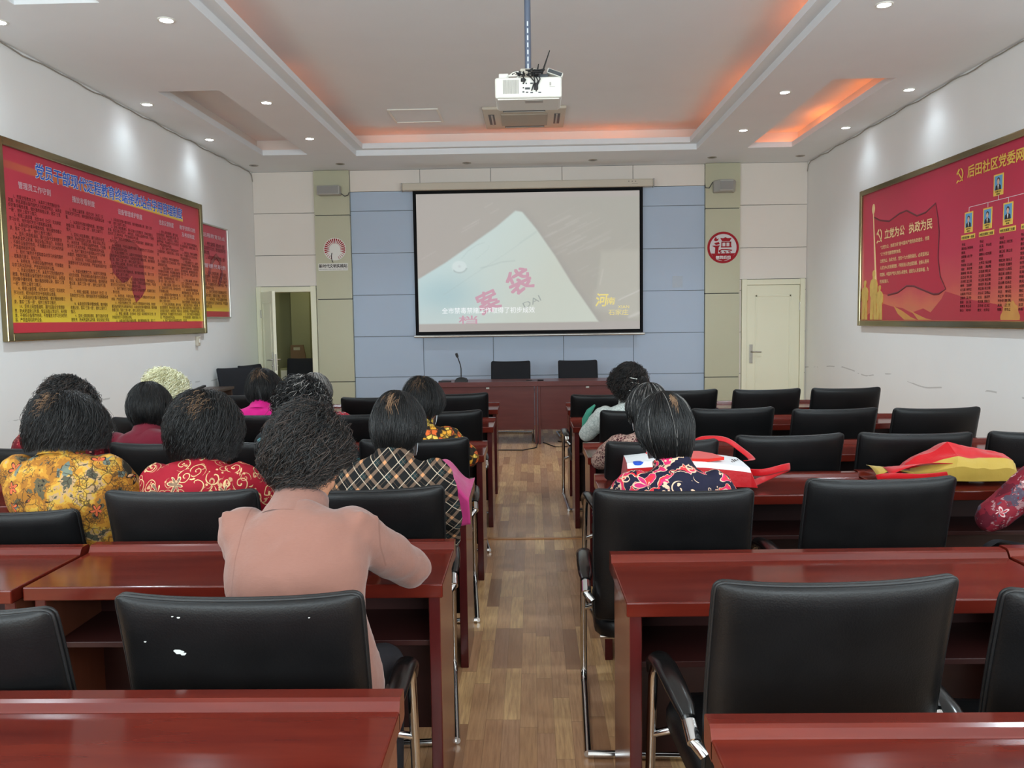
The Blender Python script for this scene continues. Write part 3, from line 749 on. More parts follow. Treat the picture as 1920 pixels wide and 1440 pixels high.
mb = MB(); body_text(mb, -0.37, 0.35, 0.35, 0.14, 0.040, 0.044, 1, y=-0.022); parts.append(('rules_text', mb, M['ink_black'])); mb = MB(); body_text(mb, -0.37, 0.37, 0.0, -0.44, 0.040, 0.044, 3, y=-0.022); parts.append(('rules_text', mb, M['ink_black']))
mb = MB(); mb.tube([(-0.22, -0.0212, -0.05), (-0.10, -0.0212, 0.12), (0.05, -0.0212, 0.2), (0.16, -0.0212, 0.14), (0.22, -0.0212, -0.02), (0.1, -0.0212, -0.15)], 0.03, 8, ry=0.0006, hint=(0, 0, 1)); parts.append(('dark_motif', mb, mat('ink_dark_red', (140, 44, 48), 0.4)))
poster('notice_board', 'smaller red rules board with thin silver frame on the left wall, nearer the front', 'notice board', (XL+0.001, 10.06, 2.12), R(90), 0.84, 1.08, 0.02, small_sheet(), parts, M['alu'], 0.035)

# right wall board
def right_sheet():
    n = NT('right_board_print'); x, y, z = n.sep()
    f = n.noise(n.vscale(n.co(), (1.3, 1, 2.6)), 1.6, 4)
    zz = n.math('ADD', z, n.math('MULTIPLY', n.math('SUBTRACT', f, 0.5), 0.35))
    g = n.ramp(n.math('DIVIDE', n.math('ADD', zz, 0.7), 1.4), [(0.0, (196, 120, 78)), (0.10, (206, 104, 76)), (0.22, (196, 74, 74)), (0.45, (190, 48, 74)), (1.0, (194, 38, 74))])
    return n.set(col=g, rough=0.32, spec=0.35)
parts = []
mb = MB(); mb.prism([(-1.35, -0.36), (-1.50, 0.43), (-1.33, 0.38), (-1.1, 0.34), (-0.95, 0.365), (-0.86, 0.39), (-0.7, 0.4), (-0.58, 0.35), (-0.47, 0.32), (-0.38, 0.32), (-0.29, 0.33), (-0.1, 0.39), (-0.05, 0.25), (-0.02, 0.12), (-0.03, -0.12), (0.02, -0.29), (0.13, -0.41), (0.0, -0.45), (-0.1, -0.45), (-0.28, -0.41), (-0.5, -0.36), (-0.66, -0.35), (-0.86, -0.41), (-1.1, -0.43), (-1.29, -0.40)], 'y', -0.0275, -0.0255)
parts.append(('printed_flag', mb, mat('ink_flag_red', (180, 32, 58), 0.35, spec=0.3)))
mb = MB(); edge = [(-1.50, 0.43), (-1.33, 0.375), (-1.1, 0.34), (-0.86, 0.39), (-0.7, 0.4), (-0.47, 0.32), (-0.29, 0.33), (-0.1, 0.39), (-0.05, 0.25), (-0.02, 0.12), (-0.03, -0.12), (0.02, -0.29), (0.13, -0.41), (0.0, -0.45), (-0.1, -0.45), (-0.28, -0.41), (-0.5, -0.36), (-0.66, -0.35), (-0.86, -0.41), (-1.1, -0.43)]
mb.tube([(a, -0.0276, b) for a, b in edge], 0.009, 6, ry=0.0006, hint=(1, 0, 0.2)); parts.append(('flag_edge', mb, mat('ink_dark_maroon', (104, 20, 34), 0.4)))
mb = MB(); mb.prism([(-1.52, 0.47), (-1.50, 0.47), (-1.37, -0.45), (-1.41, -0.45)], 'y', -0.029, -0.0255)
mb.prism([(-1.51+0.035*math.cos(a), 0.52+0.055*math.sin(a)) for a in np.linspace(0, 2*math.pi, 17)[:-1]], 'y', -0.029, -0.0255)
parts.append(('printed_flagpole', mb, M['ink_gold']))
def hammer_sickle(mb, cx, cz, s, y):
    out = [(math.cos(R(a))*0.42, math.sin(R(a))*0.46) for a in np.linspace(-125, 88, 18)]
    inn = [(math.cos(R(a))*0.33-0.04, math.sin(R(a))*0.40+0.0) for a in np.linspace(80, -122, 16)]
    mb.prism([(cx+s*a, cz+s*b) for a, b in out+inn], 'y', y, y+0.001)
    def bar(a, b, c, d, w):
        dx, dz = c-a, d-b; L = math.hypot(dx, dz); nx_, nz_ = -dz/L*w/2, dx/L*w/2
        mb.prism([(cx+s*(a+nx_), cz+s*(b+nz_)), (cx+s*(c+nx_), cz+s*(d+nz_)), (cx+s*(c-nx_), cz+s*(d-nz_)), (cx+s*(a-nx_), cz+s*(b-nz_))], 'y', y, y+0.001)
    bar(-0.30, 0.22, 0.38, -0.46, 0.10); bar(-0.46, 0.10, -0.12, 0.42, 0.16); bar(-0.24, -0.36, -0.46, -0.50, 0.12)
mb = MB(); hammer_sickle(mb, 0.335, 0.575, 0.125, -0.029); parts.append(('party_emblem', mb, M['ink_yellow'])); mb = MB()
put_text(mb, '\u540e\u7530\u793e\u533a\u515a\u59d4\u7f51\u683c\u5316\u7ba1\u7406', 0.46, 0.528, 0.1, y=-0.028, bold=0.022, fit_w=1.30, fit_h=0.10)
parts.append(('heading', mb, M['ink_yellow']))
mb = MB(); hammer_sickle(mb, -1.33, 0.215, 0.15, -0.031); parts.append(('party_emblem', mb, M['ink_gold'])); mb = MB()
put_text(mb, '\u7acb\u515a\u4e3a\u516c', -1.20, 0.165, 0.1, y=-0.03, bold=0.02, fit_w=0.47, fit_h=0.10)
put_text(mb, '\u6267\u653f\u4e3a\u6c11', -0.63, 0.165, 0.1, y=-0.03, bold=0.02, fit_w=0.48, fit_h=0.10)
for k, s_ in enumerate(('\u3000\u201c\u7acb\u515a\u4e3a\u516c\uff0c\u6267\u653f\u4e3a\u6c11\u201d\u662f\u4e2d\u56fd\u5171\u4ea7\u515a\u7684\u6267\u653f\u7406\u5ff5\uff0c\u4e5f\u662f', '\u201c\u4e09\u4e2a\u4ee3\u8868\u201d\u91cd\u8981\u601d\u60f3\u7684\u672c\u8d28\u3002', '\u3000\u7acb\u515a\u4e3a\u516c\uff0c\u6267\u653f\u4e3a\u6c11\uff0c\u515a\u7684\u5341\u4e5d\u5927\u62a5\u544a\u6307\u51fa\uff0c\u5fc5\u987b\u575a\u6301\u4ee5', '\u4eba\u6c11\u4e3a\u4e2d\u5fc3\u7684\u53d1\u5c55\u601d\u60f3\uff0c\u4e0d\u65ad\u4fc3\u8fdb\u4eba\u7684\u5168\u9762\u53d1\u5c55\uff0c\u5168\u4f53\u4eba\u6c11\u5171', '\u540c\u5bcc\u88d5\u3002\u4e2d\u56fd\u5171\u4ea7\u515a\u4eba\u7684\u521d\u5fc3\u548c\u4f7f\u547d\uff0c\u5c31\u662f\u4e3a\u4eba\u6c11\u8c0b\u5e78\u798f\uff0c\u4e3a', '\u6c11\u65cf\u8c0b\u590d\u5174\u3002')):
    w = {1: 0.50, 5: 0.22}.get(k, 1.10)
    put_text(mb, s_, -1.30, 0.068-k*0.073, 0.042, y=-0.03, bold=0.012, fit_w=w)
parts.append(('motto_text', mb, M['ink_gold']))
# cards with head-and-shoulders portraits
INK = dict(blue=mat('ink_sky_blue', (96, 160, 206), 0.4), dark=mat('ink_near_black', (34, 30, 34), 0.5), face=mat('ink_skin', (214, 176, 156), 0.5))
CARDS = [(0.87, 0.31, 0.14, 0.17), (0.43, 0.06, 0.135, 0.175), (0.725, 0.06, 0.135, 0.172), (1.02, 0.06, 0.135, 0.175), (1.31, 0.06, 0.135, 0.175), (1.58, 0.06, 0.135, 0.175)]
def add_cards(t):
    for k, (a, b, w, h) in enumerate(CARDS):
        mb = MB(); mb.box(a, a+w, -0.0275, -0.0255, b, b+h); cd_ = mb.build('portrait_card', M['ink_yellow'], t)
        cx, cz = a+w/2, b+0.045; mb = MB()
        mb.box(a+0.015, a+w-0.015, -0.0285, -0.0255, b+0.045, b+h-0.012, 0)
        mb.prism([(cx-0.042, cz), (cx-0.036, cz+0.032), (cx-0.014, cz+0.043), (cx+0.014, cz+0.043), (cx+0.036, cz+0.032), (cx+0.042, cz)], 'y', -0.0292, -0.0255, 1)
        mb.prism([(cx+0.021*math.cos(q), cz+0.077+0.022*math.sin(q)) for q in np.linspace(0, 2*math.pi, 15)[:-1]], 'y', -0.0292, -0.0255, 1)
        mb.prism([(cx+0.016*math.cos(q), cz+0.066+0.022*math.sin(q)) for q in np.linspace(0, 2*math.pi, 15)[:-1]], 'y', -0.0298, -0.0255, 2)
        mb.box(cx-0.007, cx+0.007, -0.0298, -0.0255, cz+0.034, cz+0.05, 2)
        mb.prism([(cx-0.009, cz+0.038), (cx+0.009, cz+0.038), (cx, cz+0.002)], 'y', -0.0300, -0.0255, 3)
        mb.build('portrait', [INK['blue'], INK['dark'], INK['face'], M['ink_white']], cd_)
        mb = MB(); put_text(mb, '\u652f\u90e8\u4e66\u8bb0', a+0.03, b+0.026, 0.015, y=-0.0285, bold=0.02, fit_w=w-0.06)
        put_text(mb, '\u674e\u660e', a+0.045, b+0.006, 0.015, y=-0.0285, bold=0.02, fit_w=w-0.09); mb.build('caption', INK['dark'], cd_)
    for a, b, s_ in ((0.38, 0.01, '\u4e00'), (0.67, 0.01, '\u4e8c'), (0.975, 0.01, '\u4e09'), (1.27, 0.01, '\u56db'), (1.54, 0.01, '\u4e94')):
        mb = MB(); mb.box(a, a+0.225, -0.0275, -0.0255, b-0.006, b+0.034); tg = mb.build('branch_tag', M['ink_yellow'], t)
        mb = MB(); put_text(mb, '\u6751\u6c11\u652f\u90e8\u7b2c'+s_+'\u652f\u90e8', a+0.012, b+0.002, 0.024, y=-0.0285, bold=0.02, fit_w=0.2); mb.build('caption', INK['dark'], tg)
mb = MB()
for a, b, c, d in ((0.497, 1.72, 0.272, 0.276), (0.94, 0.944, 0.272, 0.31), (0.495, 0.499, 0.235, 0.276), (0.79, 0.794, 0.235, 0.276), (1.085, 1.089, 0.235, 0.276), (1.375, 1.379, 0.235, 0.276), (1.645, 1.649, 0.235, 0.276)): mb.box(a, b, -0.027, -0.0255, c, d)
parts.append(('connecting_line', mb, M['ink_white']))
NM = '\u674e\u738b\u5f20\u5218\u9648\u5468\u8d75\u5b59\u660e\u534e\u82b1\u7389\u82f1\u7ea2\u5e73\u6b63\u6587\u6d77\u5fb7\u4e91\u5c71\u6c5f\u6cb3'
rs = random.Random(5)
for a in (0.39, 0.68, 0.98, 1.27, 1.54):
    nl = 17; mb = MB()
    for i in range(nl):
        z = -0.045-i*0.0357
        s1 = ''.join(rs.choice(NM) for _ in range(3 if rs.random() > 0.35 else 2)); s2 = ''.join(rs.choice(NM) for _ in range(3 if rs.random() > 0.35 else 2))
        if i in (0,): s1, s2 = '\u4e66\u8bb0', ''
        if i in (2,): s1, s2 = '\u59d4\u5458', ''
        if i in (4,): s1, s2 = '\u515a\u5458', ''
        if s1: put_text(mb, s1, a, z, 0.026, y=-0.027, bold=0.015, fit_w=0.085 if len(s1) == 3 else 0.06)
        if s2: put_text(mb, s2, a+0.10, z, 0.026, y=-0.027, bold=0.015, fit_w=0.085)
    parts.append(('name_list', mb, M['ink_black']))
# printed figures, wall and hills along the bottom
bronze = mat_noise('ink_bronze', (186, 144, 66), (222, 190, 100), 14, 0.5)
def figure(cx, z0, h, w):
    mb = MB()
    P = [(-0.5, 0), (-0.42, 0.45), (-0.55, 0.50), (-0.6, 0.70), (-0.42, 0.80), (-0.14, 0.83), (-0.14, 0.87), (-0.2, 0.9), (-0.2, 0.97), (-0.05, 1.0), (0.1, 1.0), (0.2, 0.96), (0.2, 0.9), (0.14, 0.87), (0.14, 0.83), (0.42, 0.8), (0.6, 0.7), (0.55, 0.5), (0.42, 0.45), (0.5, 0), (0.08, 0), (0.0, 0.4), (-0.08, 0)]
    mb.prism([(cx+a*w, z0+b*h) for a, b in P], 'y', -0.032, -0.0255); parts.append(('printed_figure', mb, bronze))
figure(-1.70, -0.69, 0.44, 0.15); figure(-1.46, -0.69, 0.54, 0.17); figure(-1.30, -0.69, 0.37, 0.14)
mb = MB(); mb.prism([(-1.79, -0.68), (-1.2, -0.52), (-1.0, -0.55), (-0.75, -0.57), (-0.55, -0.62), (-0.3, -0.58), (-0.15, -0.62), (0.05, -0.5), (0.12, -0.43), (0.28, -0.46), (0.6, -0.52), (0.95, -0.56), (1.2, -0.62), (1.5, -0.55), (1.79, -0.6), (1.79, -0.695), (-1.79, -0.695)], 'y', -0.0262, -0.0255)
parts.append(('printed_hills', mb, mat('ink_hill_red', (178, 38, 56), 0.4)))
sand = mat_noise('ink_sand', (214, 160, 78), (190, 120, 66), 8, 0.5)
for q in (0, 1):
    mb = MB(); mb.prism([(-0.95+0.35*q, -0.55-0.04*q), (-0.75+0.3*q, -0.60-0.03*q), (-0.55+0.3*q, -0.665-0.01*q), (-0.42+0.3*q, -0.69), (-0.70+0.3*q, -0.69), (-0.85+0.35*q, -0.63)], 'y', -0.0268, -0.0255); parts.append(('printed_great_wall', mb, sand))
mb = MB(); mb.prism([(1.16+0.13*math.cos(a)*(1+.05*math.sin(9*a)), -0.69+0.15*math.sin(a)*(1+.06*math.sin(11*a))) for a in np.linspace(0, math.pi, 30)], 'y', -0.0268, -0.0255); parts.append(('printed_tower', mb, sand))
rb = poster('notice_board', 'long red party branch board with portrait cards and printed flag on the right wall', 'notice board', (XR-0.001, 7.8, 2.125), R(-90), 3.6, 1.40, 0.06, right_sheet(), parts)
add_cards(rb)

# ================================================================== stickers on the pillars
t = thing('wall_emblem', 'dandelion emblem of red rays with black caption on the left olive pillar', 'wall emblem', (-2.75, YB-0.062, 2.43))
mb = MB(); mb.prism([(0.03+0.155*math.cos(a), 0.07+0.155*math.sin(a)) for a in np.linspace(0, 2*math.pi, 41)[:-1]], 'y', -0.003, 0.0)
mb.box(-0.205, 0.205, -0.003, 0.0, -0.225, -0.125); mb.build('backing', mat('emblem_white', (222, 222, 216), 0.4), t)
mb = MB()
for i, a in enumerate(np.linspace(-66, 246, 27)):
    c, s_ = math.cos(R(a)), math.sin(R(a)); r1 = 0.146; r0 = 0.07+0.02*math.sin(R(a)) if -20 < a < 200 else 0.105; w = 0.0105 if -20 < a < 200 else 0.004
    if -20 < a < 200: r0 = 0.075
    mb.prism([(0.03+c*r0-s_*0.002, 0.07+s_*r0+c*0.002), (0.03+c*r1-s_*w, 0.07+s_*r1+c*w), (0.03+c*r1+s_*w, 0.07+s_*r1-c*w), (0.03+c*r0+s_*0.002, 0.07+s_*r0-c*0.002)], 'y', -0.005, -0.002, mi=0)
o = mb.build('rays', M['ink_red'], t); o['kind'] = 'stuff'
mb = MB(); st = [(-0.012, 0.02), (-0.02, -0.03), (-0.015, -0.08), (0.0, -0.115)]
mb.prism([(a-0.005, b) for a, b in st]+[(a+0.006, b) for a, b in reversed(st)], 'y', -0.005, -0.002)
put_text(mb, '\u65b0\u65f6\u4ee3\u6587\u660e\u5b9e\u8df5\u7ad9', -0.195, -0.185, 0.05, y=-0.0035, bold=0.03, fit_w=0.39, fit_h=0.05)
put_text(mb, 'XIN SHI DAI WEN MING SHI JIAN ZHAN', -0.195, -0.212, 0.02, y=-0.0035, bold=0.02, fit_w=0.39, fit_h=0.013)
mb.build('caption', M['ink_grey'], t)
t = thing('wall_emblem', 'round red emblem with white middle and cut-out character on the right olive pillar', 'wall emblem', (2.63, YB-0.062, 2.435))
circ = lambda r_, n_=48: [(r_*math.cos(a), r_*math.sin(a)) for a in np.linspace(0, 2*math.pi, n_+1)[:-1]]
mb = MB(); mb.prism(circ(0.215), 'y', -0.003, 0.0); mb.build('disc', M['ink_red'], t)
mb = MB(); mb.prism(circ(0.183), 'y', -0.0042, -0.002); mb.build('middle', mat('emblem_pale', (206, 200, 202), 0.4), t)
mb = MB(); Y0, Y1 = -0.0056, -0.003
mb.prism([(-0.155, 0.025), (-0.04, 0.03), (-0.06, 0.005), (-0.075, -0.12), (-0.115, -0.12), (-0.108, 0.0)], 'y', Y0, Y1)
mb.prism([(-0.13, 0.10), (-0.10, 0.15), (-0.085, 0.115), (-0.06, 0.125), (-0.07, 0.095), (-0.1, 0.085)], 'y', Y0, Y1); mb.prism([(-0.125, 0.06), (-0.06, 0.075), (-0.045, 0.045), (-0.1, 0.035)], 'y', Y0, Y1)
mb.prism([(-0.04, 0.13), (0.0, 0.125), (0.03, 0.14), (0.06, 0.125), (0.115, 0.13), (0.09, 0.085), (-0.015, 0.085)], 'y', Y0, Y1)
for a, b, c, d in ((-0.025, 0.11, 0.065, 0.08), (-0.025, -0.01, 0.015, 0.075), (0.03, 0.045, 0.015, 0.075), (0.085, 0.11, 0.015, 0.075), (-0.03, 0.115, 0.0, 0.015)): mb.box(a, b, Y0, Y1, c, d)
mb.tube([(-0.06, Y0, -0.05), (-0.02, Y0, -0.028), (0.05, Y0, -0.03), (0.12, Y0, -0.04)], 0.008, 6, ry=0.0008, hint=(0, 0, 1))
for cx in (-0.035, 0.03, 0.09): mb.tube([(cx-0.02, Y0, -0.055), (cx+0.01, Y0, -0.065), (cx-0.005, Y0, -0.085), (cx+0.025, Y0, -0.10)], 0.0085, 6, ry=0.0008, hint=(0, 0, 1))
mb.prism([(-0.165, -0.08), (0.165, -0.08), (0.12, -0.145), (0.0, -0.185), (-0.12, -0.145)], 'y', -0.005, -0.003)
mb.build('cut_out_character', M['ink_red'], t)
mb = MB(); put_text(mb, '\u5fb7\u6da6\u540e\u7530', -0.10, -0.155, 0.05, y=-0.0065, bold=0.03, fit_w=0.2, fit_h=0.042); mb.build('caption', M['ink_white'], t)

# wall speakers on the pillars
t = thing('wall_speaker', 'flat grey box speaker on the left olive pillar', 'speaker', (-2.75, YB-0.06, 3.29))
mb = MB(); mb.rbox(-0.16, 0.15, -0.16, -0.01, -0.065, 0.06, 0.015, 3); mb.build('cabinet', M['grey_plastic'], t)
mb = MB(); mb.rbox(-0.145, 0.135, -0.165, -0.158, -0.052, 0.047, 0.003); mb.build('grille', mat_noise('speaker_cloth', (150, 149, 146), (138, 137, 134), 250, 0.8), t)
mb = MB(); mb.box(-0.02, 0.02, -0.012, 0.0, -0.03, 0.03); mb.build('bracket', M['dark_grey'], t)
mb = MB(); mb.tube([(0.15, -0.05, -0.04), (0.2, -0.05, -0.075), (0.24, -0.03, -0.06), (0.255, -0.012, -0.02)], 0.006, 8); mb.build('cord', M['dark_grey'], t)
t = thing('wall_speaker', 'wedge-shaped grey speaker on the right olive pillar', 'speaker', (2.63, YB-0.06, 3.255))
mb = MB(); top = [(-0.15, 0.0), (-0.15, -0.08), (-0.09, -0.20), (0.09, -0.20), (0.15, -0.08), (0.15, 0.0)]
rings = []
for z, f, sh in ((-0.085, 0.90, 0.03), (-0.07, 0.96, 0.015), (0.055, 1.0, 0.0), (0.07, 0.96, 0.0)): rings.append([(a*f, b*f-0.005+sh, z) for a, b in top])
mb.loft(rings, True, False); mb.build('cabinet', M['grey_plastic'], t)
mb = MB(); mb.prism([(-0.085, -0.06), (0.085, -0.06), (0.088, 0.045), (-0.088, 0.045)], 'y', -0.212, -0.205); mb.box(-0.02, 0.02, -0.214, -0.211, -0.035, -0.025)
mb.build('grille', bpy.data.materials['speaker_cloth'], t)
mb = MB(); mb.tube([(-0.12, -0.05, 0.06), (-0.16, -0.06, 0.05), (-0.2, -0.04, -0.02), (-0.245, -0.015, -0.01), (-0.25, -0.005, 0.03)], 0.006, 8); mb.build('cord', M['dark_grey'], t)
# socket on the left wall
t = thing('wall_switch', 'small cream switch box on the left wall under the end of the big board', 'switch', (XL, 9.45, 1.30), R(90))
mb = MB(); mb.rbox(-0.035, 0.035, -0.035, 0.0, -0.055, 0.055, 0.008); mb.build('box', M['cream_plastic'], t)
mb = MB(); mb.rbox(-0.012, 0.012, -0.042, -0.033, -0.02, 0.025, 0.003); mb.build('rocker', M['white_plastic'], t)
t = thing('tape_mark', 'faint square mark of old clear tape on the blue panel right of the screen', 'tape mark', (2.02, YB-0.001, 1.98))
mb = MB(); mb.box(-0.07, 0.07, -0.001, 0.0, -0.08, 0.08); mb.build('tape', mat_noise('clear_tape', (163, 176, 192), (176, 186, 198), 26, 0.4), t)

# ================================================================== ceiling fittings
t = thing('air_conditioner', 'white ceiling cassette air conditioner in the tray above the screen end', 'air conditioner', (-0.06, 9.98, ZU))
mb = MB(); mb.rbox(-0.475, 0.475, -0.475, 0.475, -0.035, 0.0, 0.012, 3); mb.build('panel', M['cream_plastic'], t)
mb = MB(); mb.rbox(-0.27, 0.27, -0.27, 0.27, -0.05, -0.033, 0.008); mb.build('intake_grille', mat('intake_beige', (168, 160, 146), 0.7), t)
for q in range(4):
    mb = MB(); a = R(90*q); rm = Matrix.Rotation(a, 4, 'Z')
    mb.rbox(-0.24, 0.24, 0.345, 0.415, -0.038, -0.033, 0.002, 1, 0, rm); s1 = mb.build('air_slot', M['dark_grey'], t)
    mb = MB(); mb.rbox(-0.235, 0.235, 0.365, 0.385, -0.046, -0.036, 0.003, 1, 0, rm @ Matrix.Translation((0, 0, 0))); mb.build('vane', M['grey_plastic'], s1)
t = thing('access_panel', 'square access hatch with raised rim in the tray ceiling left of the air conditioner', 'access panel', (-1.32, 9.84, ZU))
mb = MB()
for a, b, c, d in ((-0.29, 0.29, -0.31, -0.285), (-0.29, 0.29, 0.285, 0.31), (-0.29, -0.265, -0.285, 0.285), (0.265, 0.29, -0.285, 0.285)): mb.rbox(a, b, c, d, -0.014, 0, 0.004)
mb.build('rim', M['white_plastic'], t)
mb = MB(); mb.box(-0.263, 0.263, -0.283, 0.283, -0.004, 0.0); mb.build('door', M['ceil'], t)

# projector on its pole
t = thing('projector', 'white projector hanging on a slotted pole from the tray ceiling', 'projector', (-0.005, 5.2, 2.85))
mb = MB(); mb.rbox(-0.205, 0.205, 0.0, 0.31, 0.0, 0.125, 0.014, 3); mb.rbox(-0.19, 0.19, 0.02, 0.29, -0.006, 0.002, 0.003); mb.build('body', M['white_plastic'], t)
mb = MB()
for i in range(12):
    x = -0.155+i*0.0082; mb.box(x, x+0.0052, -0.003, 0.002, 0.025, 0.108)
mb.build('vent', M['grey_plastic'], t)
mb = MB()
for x, z, w, h in ((-0.03, 0.085, 0.008, 0.008), (-0.012, 0.085, 0.008, 0.008), (-0.03, 0.06, 0.008, 0.008), (-0.005, 0.055, 0.03, 0.012), (-0.03, 0.035, 0.012, 0.008), (-0.008, 0.032, 0.014, 0.006), (0.02, 0.03, 0.016, 0.006), (0.045, 0.055, 0.022, 0.02), (0.07, 0.03, 0.018, 0.005), (0.02, 0.085, 0.016, 0.008)):
    mb.box(x-w/2, x+w/2, -0.0025, 0.003, z-h/2, z+h/2)
mb.build('ports', M['dark_grey'], t)
mb = MB(); mb.box(0.13, 0.14, -0.002, 0.0, 0.07, 0.09).box(0.13, 0.165, -0.002, 0.0, 0.062, 0.064).box(-0.02, 0.09, 0.04, 0.10, -0.0075, -0.0055); mb.build('label_plate', M['grey_plastic'], t)
mb = MB(); mb.tube([(0, 0.14, 0.2), (0, 0.14, ZU-2.85)], 0.020, 16); mb.build('pole', M['pole'], t)
mb = MB()
for i in range(7): mb.box(-0.004, 0.004, 0.1185, 0.1215, 0.21+i*0.043, 0.238+i*0.043)
mb.build('pole_slot', mat('slot_light', (214, 222, 232), 0.4), t)
mb = MB(); mb.tube([(0, 0.14, ZU-2.85-0.012), (0, 0.14, ZU-2.85)], 0.06, 20); mb.rbox(-0.05, 0.05, 0.10, 0.18, 0.122, 0.205, 0.006); mb.build('mount', M['cream_plastic'], t)
mb = MB(); mb.rbox(-0.182, -0.12, 0.06, 0.12, 0.1245, 0.165, 0.006); mb.build('power_adapter', M['white_plastic'], t)
mb = MB(); rs = random.Random(2)
for k in range(7):
    pts = [(rs.uniform(-0.10, -0.02) if k < 2 else rs.uniform(-0.02, 0.11), rs.uniform(-0.004, 0.03), rs.uniform(0.13, 0.175)) for _ in range(7)]
    sp = []
    for i in range(len(pts)-1):
        for q in range(4): sp.append(tuple(Vector(pts[i]).lerp(Vector(pts[i+1]), q/4)))
    mb.tube(sp, 0.0038, 6)
for x0, z0, x1, z1 in ((-0.03, 0.12, -0.03, 0.085), (0.0, 0.14, 0.05, 0.035), (0.045, 0.13, 0.045, 0.06), (0.06, 0.14, 0.055, 0.07), (0.03, 0.15, 0.02, 0.04)):
    mb.tube([(x0, 0.0, z0), ((x0+x1)/2+0.015, -0.02, (z0+z1)/2), (x1, -0.006, z1)], 0.0038, 6)
mb.rbox(-0.045, -0.02, -0.012, 0.005, 0.095, 0.115, 0.003); mb.rbox(0.035, 0.06, -0.014, 0.004, 0.045, 0.085, 0.003)
mb.build('cables', M['black'], t)
mb = MB()
for k in range(3):
    mb.tube([(-0.12, 0.03, 0.14), (-0.09+0.01*k, 0.01, 0.155-0.01*k), (-0.06, 0.01, 0.16), (-0.035, 0.02, 0.145+0.006*k), (-0.07, 0.03, 0.13)], 0.004, 6)
mb.build('white_cord', M['white_plastic'], t)
r = thing('wireless_router', 'small dark router with two thin antennas on top of the projector', 'router', (0.075, 5.27, 2.9755))
mb = MB(); mb.rbox(-0.045, 0.045, -0.035, 0.05, 0, 0.026, 0.006); mb.build('case', M['dark_grey'], r)
mb = MB(); mb.tube([(0.0, 0.0, 0.022), (0.055, 0.0, 0.175)], [0.0065, 0.003], 8); mb.build('antenna', M['black'], r)
mb = MB(); mb.tube([(-0.028, 0.0, 0.022), (-0.015, 0.0, 0.095)], [0.0075, 0.003], 8); mb.build('antenna', M['black'], r)
r = thing('signal_box', 'pale grey box with dark face leaning on the right end of the projector top', 'signal box', (0.155, 5.27, 2.993))
mt = Matrix.Rotation(R(20), 4, 'Y')
mb = MB(); mb.rbox(-0.05, 0.05, -0.035, 0.04, 0.0, 0.03, 0.006, 2, 0, mt); mb.build('case', M['white_plastic'], r)
mb = MB(); mb.rbox(-0.044, 0.044, -0.0375, -0.0335, 0.004, 0.026, 0.001, 1, 0, mt); mb.build('face', M['dark_grey'], r)

# ================================================================== desks
# local frame: origin on the floor below the middle of the far (raised) edge; users sit at -y
def make_desk():
    t = thing('conference_desk', 'x', 'desk')
    W, D = 1.236, 0.43
    mb = MB(); mb.rbox(-W/2, W/2, -D, -0.055, 0.694, 0.735, 0.004, 2); mb.build('desktop', M['mahog'], t)
    mb = MB(); prof = [(-0.066, 0.730), (-0.060, 0.738), (-0.052, 0.751), (-0.044, 0.756), (-0.006, 0.756), (0.0, 0.750), (0.0, 0.700), (-0.006, 0.694), (-0.066, 0.694)]
    mb.prism([(y, z) for y, z in prof], 'x', -W/2, W/2); mb.build('raised_back_edge', M['mahog'], t)
    for s_ in (-1, 1):
        x0, x1 = sorted((s_*(W/2-0.012), s_*(W/2-0.046)))
        mb = MB(); mb.rbox(x0, x1, -D+0.035, -0.03, 0.0, 0.694, 0.003)
        o = mb.build('side_panel', [M['mahog_floor_tint'], M['mahog_edge']], t)
        for p in o.data.polygons:
            if abs(p.normal.y) > 0.7: p.material_index = 1
    mb = MB(); mb.box(-W/2+0.046, W/2-0.046, -0.085, -0.067, 0.13, 0.694); mb.build('modesty_panel', M['mahog_shaded'], t)
    mb = MB(); mb.rbox(-W/2+0.046, W/2-0.046, -D+0.075, -0.085, 0.522, 0.540, 0.002); mb.build('shelf', M['mahog_shaded'], t)
    return t
DESK0 = make_desk(); _used = [False]
def place_desk(x_c, y_far, yaw, label, group):
    if not _used[0]: o = DESK0; _used[0] = True
    else: o = copy_tree(DESK0)
    o.location = (x_c, y_far, 0); o.rotation_euler = (0, 0, R(yaw)); o['label'] = label; o['group'] = group
    return o
ROWN = ['front row', 'second row', 'third row', 'fourth row', 'fifth row', 'nearest row']
RY = [7.31, 6.23, 4.95, 3.94, 2.62, 1.52]; RX = [0.286, 0.275, 0.293, 0.286, 0.236, 0.313]
LY = [7.42, 6.28, 5.06, 3.86, 2.775, 1.625]; LX = [-0.30, -0.285, -0.281, -0.279, -0.269, -0.268]
GD = 'mahogany conference desks in rows facing the screen'
DESKR = {}; DESKL = {}
for i in range(6):
    xc = RX[i]+0.62; DESKR[i] = place_desk(xc, RY[i], 0.3 if i != 4 else 0.9, 'mahogany desk beside the aisle, %s on the right side' % ROWN[i], GD)
    xc = LX[i]-0.62; DESKL[i] = place_desk(xc, LY[i], 0.2, 'mahogany desk beside the aisle, %s on the left side' % ROWN[i], GD)
    if i < 5:
        place_desk(RX[i]+0.62+1.25, RY[i]+(0.05 if i in (3, 4) else 0.02), 0.6 if i != 4 else 2.0, 'mahogany desk near the right wall, %s on the right side' % ROWN[i], GD)
        place_desk(LX[i]-0.62-1.25, LY[i]-(0.03 if i == 4 else 0.0), 0.0, 'mahogany desk near the left wall, %s on the left side' % ROWN[i], GD)

